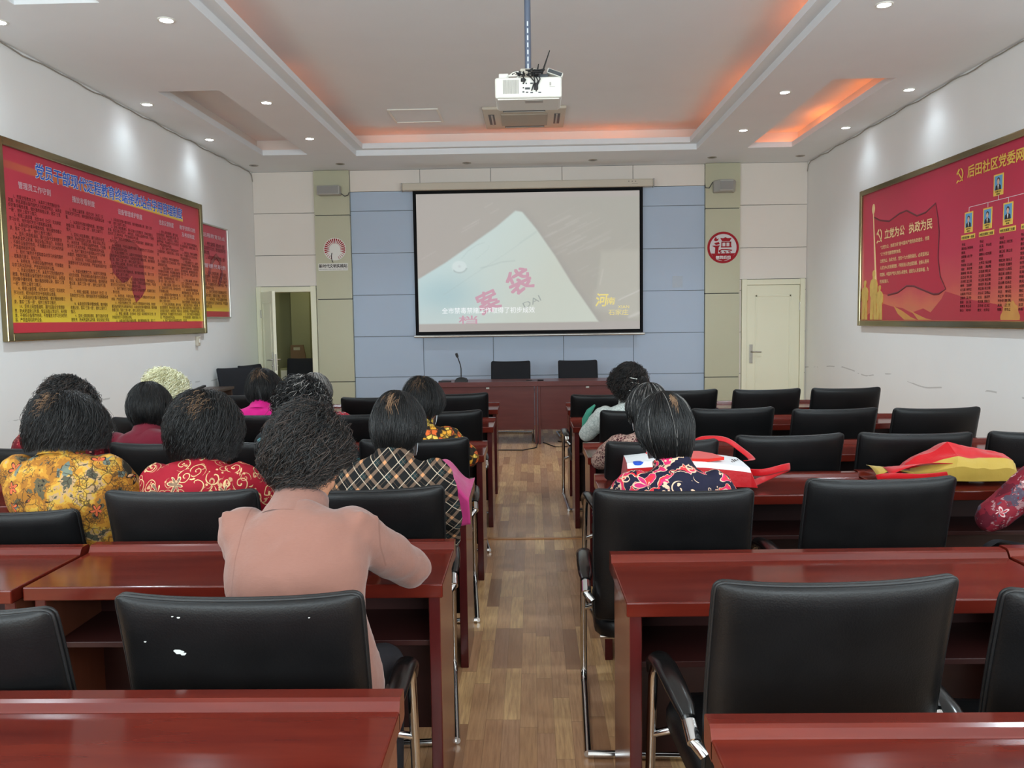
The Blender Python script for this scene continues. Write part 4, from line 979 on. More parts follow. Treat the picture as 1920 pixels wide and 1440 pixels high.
# podium tables
def podium(x0, x1, lb):
    t = thing('podium_table', lb, 'table', ((x0+x1)/2, 9.82, 0), 0, 'podium tables under the screen'); w = x1-x0
    mb = MB(); mb.rbox(-w/2, w/2, 0.0, 0.50, 0.698, 0.755, 0.004); mb.build('tabletop', M['podium'], t)
    mb = MB(); mb.rbox(-w/2+0.03, w/2-0.04, 0.045, 0.063, 0.175, 0.698, 0.002); mb.build('front_panel', M['podium'], t)
    for s_ in (-1, 1):
        x = s_*(w/2-0.004); mb = MB(); mb.rbox(min(x, x-s_*0.03), max(x, x-s_*0.03), 0.035, 0.46, 0.0, 0.698, 0.003); mb.build('side_panel', M['podium'], t)
    mb = MB(); mb.rbox(-0.02, 0.02, 0.036, 0.046, 0.668, 0.690, 0.002); mb.build('metal_tag', M['steel'], t)
    return t
podium(-1.135, 0.056, 'dark red podium table under the left half of the screen'); podium(0.056, 1.245, 'dark red podium table under the right half of the screen')
mb = MB(); mb.tube([(-1.0, 9.86, 0.012), (-0.75, 9.55, 0.006), (-0.4, 9.4, 0.006), (-0.12, 9.38, 0.006), (0.03, 9.55, 0.006), (0.05, 9.9, 0.006), (0.0, 10.1, 0.006)], 0.006, 6)
tag(mb.build('floor_cable', M['black']), 'thin black cable lying on the floor before the podium tables', 'cable')
mb = MB(); mb.tube([(0.12, 9.95, 0.006), (0.25, 9.6, 0.006), (0.40, 9.62, 0.006), (0.42, 9.85, 0.006), (0.3, 10.05, 0.006)], 0.006, 6)
tag(mb.build('floor_cable', M['black']), 'short black cable looping out under the right podium table', 'cable')
# microphone and small things on the podium
t = thing('microphone', 'black gooseneck microphone on the left podium table', 'microphone', (-0.86, 9.93, 0.755))
mb = MB(); mb.loft([[(x*f, y*f, z) for x, y in ((-0.075, -0.06), (0.075, -0.06), (0.075, 0.08), (-0.075, 0.08))] for f, z in ((1, 0), (1, 0.012), (0.8, 0.04), (0.3, 0.055))], True, False); mb.build('base', M['black'], t)
mb = MB(); mb.tube([(0, 0, 0.05), (0.0, 0, 0.16), (-0.012, 0, 0.22), (-0.04, 0, 0.30)], 0.0065, 8); mb.build('gooseneck', M['black'], t)
mb = MB(); mb.tube([(-0.038, 0, 0.295), (-0.046, 0, 0.315), (-0.055, 0, 0.345)], [0.012, 0.017, 0.014], 12); mb.build('head', M['black'], t)
t = thing('remote_control', 'flat black remote lying at the left end of the left podium table', 'remote control', (-1.06, 9.95, 0.755))
mb = MB(); mb.rbox(-0.075, 0.075, -0.03, 0.03, 0, 0.014, 0.004); mb.build('body', M['black'], t)
mb = MB(); mb.box(-0.05, 0.05, -0.015, 0.015, 0.0139, 0.0155); mb.build('keys', M['dark_grey'], t)
t = thing('eyeglasses', 'thin dark pen lying on the podium between the two black chairs', 'pen', (0.03, 9.94, 0.755))
mb = MB(); mb.tube([(-0.11, 0, 0.006), (-0.04, 0.005, 0.006)], 0.005, 8); mb.tube([(0.03, 0, 0.008), (0.10, 0.0, 0.008)], 0.008, 8); mb.tube([(-0.04, 0.005, 0.006), (0.03, 0, 0.007)], 0.003, 8); mb.build('barrel', M['black'], t)
t['category'] = 'pen'; t.name = 'marker_pen'

# ================================================================== conference armchairs
# local frame: origin on the floor under the top of the backrest, sitter faces +y
def back_surface(w, z0, z1, y_top, y_bot, bow, th, nu=22, nv=16):
    def S(u, v, side):
        eu = max(0.0, 1-abs(u)**10); ev = max(0.0, 1-abs(v)**10)
        puff = th*(0.30+0.70*(eu*ev)**0.6)
        x = u*w/2*(1-0.012*(v < 0)*abs(v)); z = (z0+z1)/2+v*(z1-z0)/2
        z += 0.010*(v > 0)*v*(abs(u)**3)          # corners rise a little
        y = y_top+(y_bot-y_top)*(1-(v+1)/2)
        y += bow*u*u+0.012*math.cos(v*math.pi/2)
        return (x, y+side*puff, z)
    return S
def make_chair(kind='leather'):
    t = thing('conference_chair', 'x', 'chair')
    m = M['leather'] if kind == 'leather' else M['mesh_black']
    w, z0, z1 = 0.505, 0.455, 0.945
    S = back_surface(w, z0, z1, -0.012, 0.085, 0.022, 0.030)
    nu, nv = 26, 20
    us = [math.sin(a) for a in np.linspace(-math.pi/2, math.pi/2, nu)]; vs_ = [math.sin(a) for a in np.linspace(-math.pi/2, math.pi/2, nv)]
    def rnd_uv(u, v):      # rounded corners
        r = 0.038
        x, z = u*w/2, v*(z1-z0)/2; hx, hz = w/2-r*0.6, (z1-z0)/2-r*0.6; rr = r*0.6
        ax, az = abs(x)-hx, abs(z)-hz
        if ax > 0 and az > 0:
            L = math.hypot(ax, az); lim = max(ax, az)
            if L > 1e-9: ax, az = ax*lim/L, az*lim/L
            x = math.copysign(hx+ax, x); z = math.copysign(hz+az, z)
        return x/(w/2), z/((z1-z0)/2)
    mb = MB(); vv = []
    for side in (-1, 1):
        for v in vs_:
            for u in us: vv.append(S(*rnd_uv(u, v), side))
    ff = []; N = nu*nv
    for j in range(nv-1):
        for i in range(nu-1):
            a = j*nu+i; ff.append((a, a+1, a+nu+1, a+nu)); ff.append((a+N, a+nu+N, a+nu+1+N, a+1+N))
    rim = [j for j in range(nu)]+[j*nu+nu-1 for j in range(1, nv)]+[(nv-1)*nu+i for i in range(nu-2, -1, -1)]+[j*nu for j in range(nv-2, 0, -1)]
    for k in range(len(rim)):
        a, b = rim[k], rim[(k+1) % len(rim)]; ff.append((a, a+N, b+N, b))
    mb.add(vv, ff, True); bk = mb.build('backrest', m, t)
    loop = [Vector(vv[i])*0.5+Vector(vv[i+N])*0.5 for i in rim]
    mb = MB(); out = []
    for i, side in ((0, -1),):
        pts = [loop[k]+Vector((0, -0.0065, 0)) for k in range(len(loop))]; pts.append(pts[0]); mb.tube(pts, 0.0042, 6, False)
        pts = [loop[k]+Vector((0, 0.0065, 0)) for k in range(len(loop))]; pts.append(pts[0]); mb.tube(pts, 0.0042, 6, False)
    mb.build('piping', M['piping'] if kind == 'leather' else m, bk)
    # seat
    mb = MB(); rings = []
    for f, z in ((0.90, 0.375), (1.0, 0.388), (1.0, 0.43), (0.96, 0.452), (0.80, 0.462), (0.4, 0.466), (0.02, 0.467)):
        ring = []
        for a in np.linspace(0, 2*math.pi, 41)[:-1]:
            c, s_ = math.cos(a), math.sin(a); k = (abs(c)**7+abs(s_)**7)**(-1/7)
            ring.append((0.25*c*k*f, 0.33+0.245*s_*k*f, z-0.012*max(0, s_)*(z > 0.4)))
        rings.append(ring)
    mb.loft(rings); mb.build('seat', m, t)
    # two bow frames of chrome tube joined by a bar under the seat and on the floor
    for s_ in (-1, 1):
        x = s_*0.278; z_a = 0.582
        pts = [(x-s_*0.02, 0.058, 0.535), (x, 0.075, 0.56), (x, 0.115, z_a), (x, 0.42, z_a+0.008)]
        pts += [(x, 0.42+0.10*math.sin(a), z_a+0.008-0.10*(1-math.cos(a))) for a in np.linspace(0.2, math.pi/2, 6)]
        pts += [(x, 0.545, 0.35), (x, 0.575, 0.12)]
        pts += [(x, 0.575-0.055*(1-math.cos(a)), 0.067-0.053*math.sin(a)) for a in np.linspace(0.2, math.pi/2, 5)]
        pts += [(x, 0.3, 0.0145), (x, -0.03, 0.0145)]
        mb = MB(); mb.tube(pts, 0.0135, 10); fr = mb.build('side_frame', M['chrome'], t)
        # padded arm
        mb = MB(); pp = [(x, 0.125, z_a+0.010), (x, 0.16, z_a+0.020), (x, 0.25, z_a+0.026), (x, 0.36, z_a+0.030), (x, 0.44, z_a+0.020), (x, 0.495, z_a-0.010), (x, 0.522, z_a-0.055)]
        mb.tube(pp, [0.017, 0.024, 0.028, 0.029, 0.028, 0.025, 0.016], 14, ry=[0.012, 0.016, 0.018, 0.019, 0.018, 0.016, 0.010], hint=(1, 0, 0)); mb.build('armrest', M['pad'], t)
        mb = MB(); mb.tube([(x, 0.118, z_a+0.003), (x, 0.07, z_a-0.022)], 0.0165, 12); mb.build('end_cap', M['chrome'], fr)
    mb = MB(); mb.tube([(-0.278, -0.03, 0.0145), (0.278, -0.03, 0.0145)], 0.0135, 10); mb.build('floor_bar', M['chrome'], t)
    mb = MB(); mb.tube([(-0.278, 0.55, 0.33), (-0.2, 0.50, 0.372), (0.2, 0.50, 0.372), (0.278, 0.55, 0.33)], 0.0115, 8)
    mb.build('cross_bar', M['chrome'], t)
    mb = MB(); mb.tube([(-0.23, 0.14, 0.375), (0.23, 0.14, 0.375)], 0.0115, 8); mb.build('seat_bar', M['chrome'], t)
    return t
CH0 = make_chair(); CH1 = make_chair('cloth'); _c = {0: False, 1: False}
GC = 'black conference armchairs in rows'
def place_chair(x, y, yaw, label, which=0, group=GC, z=0, sc=(1, 1, 1)):
    src = (CH0, CH1)[which]
    if not _c[which]: o = src; _c[which] = True
    else: o = copy_tree(src)
    o.location = (x, y, z); o.rotation_euler = (0, 0, R(yaw)); o['label'] = label; o.scale = sc
    if group: o['group'] = group
    return o
CHAIRS = {}
def ch(key, x, y, yaw, label, k=1.062, sc=(1.05, 1.0, .968)): CHAIRS[key] = place_chair(x*k, y*k, yaw, label, sc=sc)
SEAT = ('beside the aisle', 'second from the aisle', 'third from the aisle', 'fourth from the aisle, nearest the right wall')
SEATL = ('beside the aisle', 'second from the aisle', 'third from the aisle', 'fourth from the aisle, nearest the left wall')
ch('R5a', 0.631, 1.703, 3.5, 'large black leather armchair nearest the viewer, right of the aisle', 1.02, (1.04, 1.0, .985))
ch('R5b', 1.17, 1.60, -2, 'black leather armchair cut by the right edge of the view, behind the fifth right desk')
ch('R4a', 0.439, 2.589, -2.2, 'black leather armchair behind the person in navy and red paisley, beside the aisle')
ch('R4b', 1.157, 2.744, 3, 'black leather armchair between the viewer and the yellow and red bag')
ch('R4c', 1.98, 2.62, -3, 'black leather armchair behind the person in red floral sleeves by the right edge')
for i, (x, y, a) in enumerate(((0.57, 3.633, 5), (1.173, 3.777, 4.5), (1.745, 3.793, -3), (2.331, 3.782, -4))):
    ch('R3'+'abcd'[i], x, y, a, 'black armchair in the third row right, %s' % SEAT[i])
for i, (x, y, a) in enumerate(((0.646, 4.849, 0.2), (1.185, 4.906, 5.5), (1.754, 4.816, 5), (2.327, 4.797, 2.5))):
    ch('R2'+'abcd'[i], x, y, a, 'black armchair in the second row right, %s' % SEAT[i])
for i, (x, y, a) in enumerate(((0.55, 6.27, 2), (1.123, 6.15, 6), (1.73, 6.13, 6), (2.319, 6.16, 2))):
    ch('R1'+'abcd'[i], x, y, a, 'black armchair in the front row right, %s' % SEAT[i], 1.03, (1.03, 1.0, .988))
ch('L5a', -0.600, 1.614, 0.3, 'black leather armchair with bare white scuff, behind the person in salmon')
ch('L5b', -1.181, 1.535, -1, 'black leather armchair cut by the left edge of the view, left of the scuffed one')
ch('L4a', -0.545, 2.655, 6, 'black leather armchair behind the person in the plaid shirt')
ch('L4b', -1.158, 2.647, 0.3, 'black leather armchair behind the person in the red paisley blouse')
ch('L4c', -1.90, 2.86, 3, 'black leather armchair behind the person in the ochre floral blouse', 1.0, (1.05, 1.0, .885))
for i, (x, y, a) in enumerate(((-0.549, 3.772, 5), (-1.145, 3.724, 0), (-1.712, 3.732, -3), (-2.287, 3.63, -3))):
    ch('L3'+'abcd'[i], x, y, a, 'black armchair in the third row left, %s' % SEATL[i])
for i, (x, y, a) in enumerate(((-0.555, 4.93, 8), (-1.07, 4.82, 0), (-1.60, 4.85, 0), (-2.231, 4.785, 0))):
    ch('L2'+'abcd'[i], x, y, a, 'black armchair in the second row left, %s' % SEATL[i])
for k, x, y, a, nm in (('L1a', -0.584, 6.09, 6, 'beside the aisle'), ('L1b', -1.205, 6.27, 2, 'second from the aisle'), ('L1d', -2.253, 6.2, -5, 'nearest the left wall')):
    ch(k, x, y, a, 'black armchair in the front row left, %s' % nm, 1.03, (1.03, 1.0, .988))
for k in ('R1a', 'L1b'): c_ = CHAIRS[k]; c_.scale = (1.05, 1, .955); c_.location.x /= 1.01; c_.location.y /= 1.01
# bare patches on the nearest left chair
mb = MB()
c0 = CHAIRS['L5a']; S0 = back_surface(0.505, 0.455, 0.945, -0.012, 0.085, 0.022, 0.030)
for u, z, s_ in ((-0.48, 0.825, 0.0085), (-0.495, 0.827, 0.0055), (-0.45, 0.82, 0.005), (-0.76, 0.845, 0.002), (-0.49, 0.912, 0.0018), (-0.44, 0.910, 0.0026), (0.6, 0.905, 0.0015)):
    v = (z-0.70)/0.245; p = Vector(S0(u, v, -1))
    mb.prism([(p.x+s_*(1+0.3*math.sin(3*a))*math.cos(a)*1.2, p.z+s_*(1+0.3*math.cos(2*a))*math.sin(a)*0.8) for a in np.linspace(0, 2*math.pi, 12)[:-1]], 'y', p.y-0.0012, p.y+0.004)
mb.build('bare_scuff', M['scuff'], c0)
# chairs behind the podium, facing the room, and the chairs in the front left corner
GP = 'black cloth chairs around the podium'
place_chair(-0.285, 10.80, 180, 'black cloth chair behind the left podium table', 1, GP)
place_chair(0.585, 10.80, 184, 'black cloth chair behind the right podium table', 1, GP)
place_chair(-3.68, 10.12, 235, 'black cloth chair in the front left corner, beside the narrow table', 1, GP)
place_chair(-3.69, 10.68, 256, 'black cloth chair in the front left corner, nearer the open door', 1, GP)
place_chair(-3.46, 12.50, 184, 'black cloth chair in the room beyond the open door', 1, GP)
# a carrier leaning inside the storeroom
t = thing('paper_bag', 'brown paper bag with cut-out handle standing inside the open door', 'bag', (-3.70, 13.0, 0.78), R(8))
mb = MB(); mb.loft([[(x*f+sh, y, z) for x, y in ((-0.11, -0.05), (0.11, -0.05), (0.11, 0.05), (-0.11, 0.05))] for f, z, sh in ((1, 0.0, 0.02), (1, 0.22, 0.0), (0.86, 0.36, -0.01))], True, False); mb.build('body', mat('kraft_paper', (122, 96, 66), 0.8), t)
mb = MB(); mb.rbox(-0.06, 0.04, -0.053, -0.048, 0.28, 0.325, 0.002); mb.build('handle_slot', mat('slot_pale', (176, 170, 140), 0.8), t)
t = thing('storage_cabinet', 'low pale cabinet under the paper bag inside the open door', 'cabinet', (-3.70, 13.05, 0))
mb = MB(); mb.rbox(-0.25, 0.25, -0.2, 0.2, 0, 0.78, 0.006); mb.build('carcass', M['olive_wall'], t)
mb = MB(); mb.rbox(-0.235, -0.005, -0.215, -0.2, 0.05, 0.75, 0.004); mb.build('door', M['door'], t)
mb = MB(); mb.rbox(0.005, 0.235, -0.215, -0.2, 0.05, 0.75, 0.004); mb.build('door', M['door'], t)
# narrow side table along the left wall with things on it
t = thing('side_table', 'narrow dark brown table along the left wall near the front', 'table', (-3.70, 8.9, 0), R(0.8))
mb = MB(); mb.rbox(-0.14, 0.16, -0.85, 0.85, 0.718, 0.75, 0.003); mb.build('tabletop', M['sidetable'], t)
for y in (-0.82, 0.82): 
    mb = MB(); mb.rbox(-0.12, 0.14, y-0.015, y+0.015, 0, 0.718, 0.003); mb.build('side_panel', M['sidetable'], t)
mb = MB(); mb.box(-0.11, -0.095, -0.8, 0.8, 0.2, 0.718); mb.build('back_panel', M['sidetable'], t)
t = thing('stapler', 'black stapler on the narrow side table by the left wall', 'stapler', (-3.64, 8.93, 0.75), R(-14))
mb = MB(); mb.rbox(-0.02, 0.02, -0.1, 0.1, 0, 0.012, 0.003); mb.build('base', M['black'], t)
mb = MB(); mb.rbox(-0.02, 0.02, -0.1, 0.1, 0, 0.022, 0.005, 2, 0, Matrix.Translation((0, 0, 0.035)) @ Matrix.Rotation(R(10), 4, 'X')); mb.rbox(-0.018, 0.018, -0.1, -0.06, 0.008, 0.03, 0.003); mb.build('arm', M['black'], t)
t = thing('tissue_pack', 'white tissue pack on the narrow side table by the left wall', 'tissue pack', (-3.67, 8.62, 0.75), R(6))
mb = MB(); mb.rbox(-0.06, 0.06, -0.09, 0.09, 0, 0.035, 0.012, 3); mb.build('pack', M['white_plastic'], t)
mb = MB(); mb.rbox(-0.012, 0.012, -0.06, 0.06, 0.034, 0.038, 0.001); mb.build('opening_flap', M['grey_plastic'], t)

# ================================================================== cloth prints
def floral(name, cols, scale, line=None, line_w=0.03, warp=0.6, ring=None, rough=0.8, small=None):
    n = NT(name); co = n.co()
    w = n.noise(co, scale*0.6, 3, 0.6, True); p = n.vadd(co, n.vscale(n.vadd(w, (-0.5, -0.5, -0.5)), (warp/scale,)*3))
    v = n.voro(p, scale); cell = n.sep(v['Color'])[0]
    stops = [(i/len(cols), c) for i, c in enumerate(cols)]
    col = n.ramp(cell, stops, 'CONSTANT')
    if ring:
        for (r0, r1, c) in ring:
            m = n.math('MULTIPLY', n.math('GREATER_THAN', v['Distance'], r0), n.math('LESS_THAN', v['Distance'], r1))
            col = n.mix(m, col, lin(c))
    if small:
        v3 = n.voro(p, scale*3.1); c3 = n.sep(v3['Color'])[1]
        m = n.math('MULTIPLY', n.math('LESS_THAN', v3['Distance'], small[1]), n.math('GREATER_THAN', c3, 0.55))
        col = n.mix(m, col, lin(small[0]))
    if line:
        e = n.voro(p, scale, 'DISTANCE_TO_EDGE')['Distance']
        e2 = n.voro(p, scale*2.7, 'DISTANCE_TO_EDGE')['Distance']
        m = n.math('LESS_THAN', e, line_w)
        m2 = n.math('MULTIPLY', n.math('LESS_THAN', e2, line_w*0.8), n.math('GREATER_THAN', n.noise(co, scale*0.5, 2), 0.5))
        col = n.mix(n.math('MULTIPLY', n.math('MAXIMUM', m, m2), 0.8), col, lin(line))
    n.bump(n.noise(co, 22, 3), 0.25, 0.01)
    return n.set(col=col, rough=rough, spec=0.2)
def cell_polar(n, p, scale, rnd=1.0):
    v = n.voro(p, scale, rnd=rnd)
    nd = n.n('ShaderNodeVectorMath', operation='SUBTRACT'); n.put(nd.inputs[0], p); n.put(nd.inputs[1], v['Position'])
    dx, dy, dz = n.sep(nd.outputs[0])
    return v['Distance'], n.math('ARCTAN2', dz, n.math('ADD', dx, n.math('MULTIPLY', dy, 0.4))), n.sep(v['Color'])
def warp(n, co, scale, amp):
    w = n.noise(co, scale, 3, 0.6, True); return n.vadd(co, n.vscale(n.vadd(w, (-0.5, -0.5, -0.5)), (amp,)*3))
def flowers(n, col, p, scale, petal, outline, heart, R_=0.42, k=5, keep=0.4, lw=0.035):
    r, th, cl = cell_polar(n, p, scale, 0.8)
    edge = n.math('MULTIPLY', n.math('ADD', 0.68, n.math('MULTIPLY', n.math('COSINE', n.math('ADD', n.math('MULTIPLY', th, float(k)), n.math('MULTIPLY', cl[2], 6.0))), 0.32)), R_)
    on = n.math('GREATER_THAN', cl[0], keep); d = n.math('SUBTRACT', r, edge)
    col = n.mix(n.math('MULTIPLY', on, n.math('LESS_THAN', d, 0.0)), col, lin(petal))
    ray = n.math('LESS_THAN', n.math('ABSOLUTE', n.math('SINE', n.math('MULTIPLY', th, k*1.5))), 0.22)
    inn = n.math('MULTIPLY', n.math('LESS_THAN', r, R_*0.45), n.math('MULTIPLY', ray, on))
    col = n.mix(n.math('MULTIPLY', inn, 0.8), col, lin(heart))
    col = n.mix(n.math('MULTIPLY', on, n.math('LESS_THAN', n.math('ABSOLUTE', d), lw)), col, lin(outline))
    return n.mix(n.math('MULTIPLY', on, n.math('LESS_THAN', r, 0.07)), col, lin(heart))
def scrolls(n, col, p, scale, c, R_=0.5, turns=3.0, w=0.10, keep=0.35):
    r, th, cl = cell_polar(n, p, scale, 0.8)
    s_ = n.math('FRACT', n.math('ADD', n.math('MULTIPLY', th, 0.15915), n.math('ADD', n.math('MULTIPLY', r, turns), cl[1])))
    m = n.math('MULTIPLY', n.math('LESS_THAN', n.math('ABSOLUTE', n.math('SUBTRACT', s_, 0.5)), w), n.math('LESS_THAN', r, R_))
    return n.mix(n.math('MULTIPLY', m, n.math('GREATER_THAN', cl[0], keep)), col, lin(c))
def strokes(n, col, co, scale, c, w=0.06, amt=0.8, thr=0.5):
    e_ = n.voro(warp(n, co, scale*.4, 1.2/scale), scale, 'DISTANCE_TO_EDGE')['Distance']
    m = n.math('MULTIPLY', n.math('LESS_THAN', e_, w), n.math('GREATER_THAN', n.noise(co, scale*.22, 2), thr))
    return n.mix(n.math('MULTIPLY', m, amt), col, lin(c))
def finish(n, col, rough=0.8, bump=0.25, spec=0.2):
    n.bump(n.noise(n.co(), 22, 3), bump, 0.01); return n.set(col=col, rough=rough, spec=spec)
def ochre_print():
    n = NT('ochre_floral_print'); co = n.co(); p = warp(n, co, 9, 0.10)
    f = n.noise(p, 7.5, 4, 0.65)
    col = n.ramp(f, [(0.0, (40, 38, 32)), (0.40, (84, 76, 56)), (0.445, (146, 96, 36)), (0.51, (172, 120, 42)), (0.565, (180, 142, 58)), (0.61, (166, 134, 96)), (0.65, (76, 74, 60))], 'CONSTANT')
    g = n.noise(warp(n, co, 5, 0.2), 10, 3); col = n.mix(n.math('MULTIPLY', n.math('GREATER_THAN', g, 0.64), 0.8), col, lin((70, 104, 104)))
    col = strokes(n, col, co, 95, (46, 40, 32), 0.09, 0.7, 0.52); col = strokes(n, col, n.vadd(co, (3, 1, 2)), 24, (46, 38, 30), 0.035, 0.75, 0.5)
    col = flowers(n, col, warp(n, co, 12, 0.02), 10.5, (200, 156, 112), (44, 34, 26), (150, 70, 44), 0.42, 6, 0.42)
    col = flowers(n, col, warp(n, n.vadd(co, (1.7, .3, .9)), 12, 0.02), 13, (196, 92, 56), (50, 36, 28), (54, 44, 36), 0.34, 5, 0.72)
    return finish(n, col)
def red_scroll_print():
    n = NT('red_paisley_print'); co = n.co(); p = warp(n, co, 14, 0.018)
    f = n.noise(co, 6, 2); col = n.mix(f, lin((130, 12, 30)), lin((144, 20, 38)))
    col = scrolls(n, col, p, 16, (196, 166, 120), 0.55, 3.2, 0.085, 0.10)
    col = scrolls(n, col, n.vadd(p, (.33, .71, .52)), 21, (176, 132, 98), 0.5, 3.0, 0.09, 0.35)
    col = flowers(n, col, n.vadd(p, (.41, .2, .13)), 12.5, (112, 88, 72), (202, 172, 126), (190, 150, 104), 0.40, 6, 0.40, 0.030)
    v = n.voro(n.vadd(co, (.2, .6, .1)), 44); m = n.math('MULTIPLY', n.math('LESS_THAN', v['Distance'], 0.2), n.math('GREATER_THAN', n.sep(v['Color'])[0], 0.6))
    col = n.mix(m, col, lin((196, 150, 112)))
    return finish(n, col, 0.75)
def navy_swirl_print():
    n = NT('navy_red_paisley_print'); co = n.co(); p = warp(n, co, 11, 0.12)
    f = n.math('FRACT', n.math('MULTIPLY', n.noise(p, 8.5, 1, 0.4), 5.2)); g = n.noise(n.vadd(co, (5, 2, 1)), 9, 2)
    N_, C_, P_, O_ = (24, 23, 44), (206, 174, 146), (196, 40, 92), (196, 48, 56)
    a = n.ramp(f, [(0.0, N_), (0.34, C_), (0.41, P_), (0.60, O_), (0.74, C_), (0.80, N_)], 'CONSTANT')
    b = n.ramp(f, [(0.0, N_), (0.40, C_), (0.50, N_), (0.66, O_), (0.78, C_), (0.84, N_)], 'CONSTANT')
    col = n.mix(n.math('GREATER_THAN', g, 0.5), a, b)
    col = flowers(n, col, n.vadd(co, (.3, .1, .7)), 9, (190, 44, 104), C_, (28, 26, 48), 0.34, 5, 0.66, 0.03)
    col = scrolls(n, col, n.vadd(co, (.9, .4, .2)), 13, C_, 0.42, 3.0, 0.09, 0.66)
    return finish(n, col, 0.7)
def red_grey_print():
    n = NT('red_grey_floral_print'); co = n.co(); p = warp(n, co, 10, 0.06)
    col = n.ramp(n.noise(p, 9, 3), [(0.0, (78, 14, 28)), (0.42, (108, 22, 36)), (0.55, (122, 32, 44)), (0.63, (90, 40, 50))], 'CONSTANT')
    col = n.mix(n.math('MULTIPLY', n.math('GREATER_THAN', n.noise(n.vadd(p, (2, 4, 1)), 30, 3, .7), 0.60), 0.75), col, lin((150, 118, 120)))
    col = n.mix(n.math('MULTIPLY', n.math('GREATER_THAN', n.noise(n.vadd(p, (7, 1, 3)), 20, 3, .7), 0.58), 0.85), col, lin((62, 64, 78)))
    col = flowers(n, col, p, 15, (160, 50, 62), (196, 166, 164), (70, 66, 78), 0.34, 5, 0.35, 0.05)
    return finish(n, col, 0.75)
def lace_print():
    n = NT('white_lace'); co = n.co(); p = warp(n, co, 10, 0.02)
    col = n.mix(n.noise(co, 40, 3), lin((178, 184, 180)), lin((196, 200, 196)))
    col = strokes(n, col, co, 46, (150, 160, 156), 0.08, 0.7, 0.3)
    col = flowers(n, col, p, 14, (200, 203, 199), (140, 148, 144), (160, 166, 162), 0.36, 6, 0.3)
    return finish(n, col, 0.9)
def plaid(name, base, stripe, thin, accent, p, diag=True):
    n = NT(name); x, y, z = n.sep()
    if diag: a = n.math('MULTIPLY', n.math('ADD', x, z), 0.7071); b = n.math('MULTIPLY', n.math('SUBTRACT', x, z), 0.7071)
    else: a, b = n.math('ADD', x, n.math('MULTIPLY', y, 0.8)), z
    col = lin(base); bands = []
    for c in (a, b):
        f = n.math('FRACT', n.math('DIVIDE', c, p))
        s_ = n.math('LESS_THAN', n.math('ABSOLUTE', n.math('SUBTRACT', f, 0.5)), 0.085)
        t_ = n.math('LESS_THAN', n.math('ABSOLUTE', n.math('SUBTRACT', f, 0.04)), 0.02)
        t2 = n.math('LESS_THAN', n.math('ABSOLUTE', n.math('SUBTRACT', f, 0.22)), 0.014)
        bands.append((s_, t_, t2))
    fa = n.math('FRACT', n.math('DIVIDE', a, p)); fb = n.math('FRACT', n.math('DIVIDE', b, p))
    dark = n.math('MULTIPLY', n.math('LESS_THAN', n.math('ABSOLUTE', n.math('SUBTRACT', fa, 0.0)), 0.34), n.math('LESS_THAN', fb, 0.34))
    col = n.mix(dark, col, lin((26, 44, 46)))
    for s_, t_, t2 in bands: col = n.mix(n.math('MULTIPLY', s_, 0.7), col, lin(stripe))
    both = n.math('MULTIPLY', bands[0][0], bands[1][0]); col = n.mix(both, col, lin(accent))
    for s_, t_, t2 in bands:
        col = n.mix(n.math('MULTIPLY', t_, 0.9), col, lin(thin)); col = n.mix(n.math('MULTIPLY', t2, 0.4), col, lin(stripe))
    n.bump(n.noise(n.co(), 20, 3), 0.2, 0.01)
    return n.set(col=col, rough=0.85, spec=0.15)
def plain(name, a, b, scale=6, rough=0.85, bump=0.3):
    n = NT(name); f = n.noise(n.co(), scale, 3); w = n.noise(n.vscale(n.co(), (1, 1, 3)), 300, 2)
    col = n.mix(f, lin(a), lin(b)); n.bump(n.math('ADD', n.noise(n.co(), 14, 4), n.math('MULTIPLY', w, 0.06)), bump, 0.012)
    return n.set(col=col, rough=rough, spec=0.2, sheen=0.15)
F = {}
def salmon_knit():
    n = NT('salmon_knit'); co = n.co(); x, y, z = n.sep()
    col = n.mix(n.noise(co, 4, 3), lin((132, 94, 83)), lin((125, 87, 76)))
    rib = n.noise(n.vscale(co, (90, 90, 500)), 1.0, 2); col = n.mix(n.math('MULTIPLY', rib, 0.25), col, lin((104, 73, 62)))
    xa = n.math('ADD', n.math('ABSOLUTE', x), n.math('MULTIPLY', n.math('SUBTRACT', z, 0.9), 0.06))
    seam = n.math('LESS_THAN', n.math('ABSOLUTE', n.math('SUBTRACT', xa, 0.166)), 0.0016)
    seam = n.math('MULTIPLY', seam, n.math('LESS_THAN', y, 0.12))
    col = n.mix(n.math('MULTIPLY', seam, 0.55), col, lin((104, 68, 58)))
    h = n.math('SUBTRACT', n.math('ADD', n.noise(co, 14, 4), n.math('MULTIPLY', rib, 0.10)), n.math('MULTIPLY', seam, 0.35))
    n.bump(h, 0.4, 0.012); return n.set(col=col, rough=0.9, spec=0.12, sheen=0.2)
F['salmon'] = salmon_knit()
F['plaid'] = plaid('black_tan_plaid', (24, 24, 24), (116, 94, 78), (184, 166, 146), (190, 134, 92), 0.066)
F['redpais'] = red_scroll_print()
F['ochre'] = ochre_print()
F['teal'] = floral('teal_black_print', [(34, 40, 44), (84, 134, 142), (26, 28, 30), (130, 176, 180)], 20, (20, 22, 24), 0.06, 1.6)
F['tiger'] = floral('orange_black_print', [(212, 150, 48), (40, 32, 26), (206, 96, 44), (224, 186, 84), (46, 38, 30)], 34, (30, 26, 22), 0.10, 0.8)
F['redfl'] = floral('dark_red_floral_print', [(96, 12, 24), (116, 16, 30), (44, 10, 16), (90, 14, 24)], 22, None, 0, 1.0, small=((190, 120, 104), 0.28))
F['maroon'] = plain('maroon_cloth', (104, 16, 36), (90, 12, 30), 6)
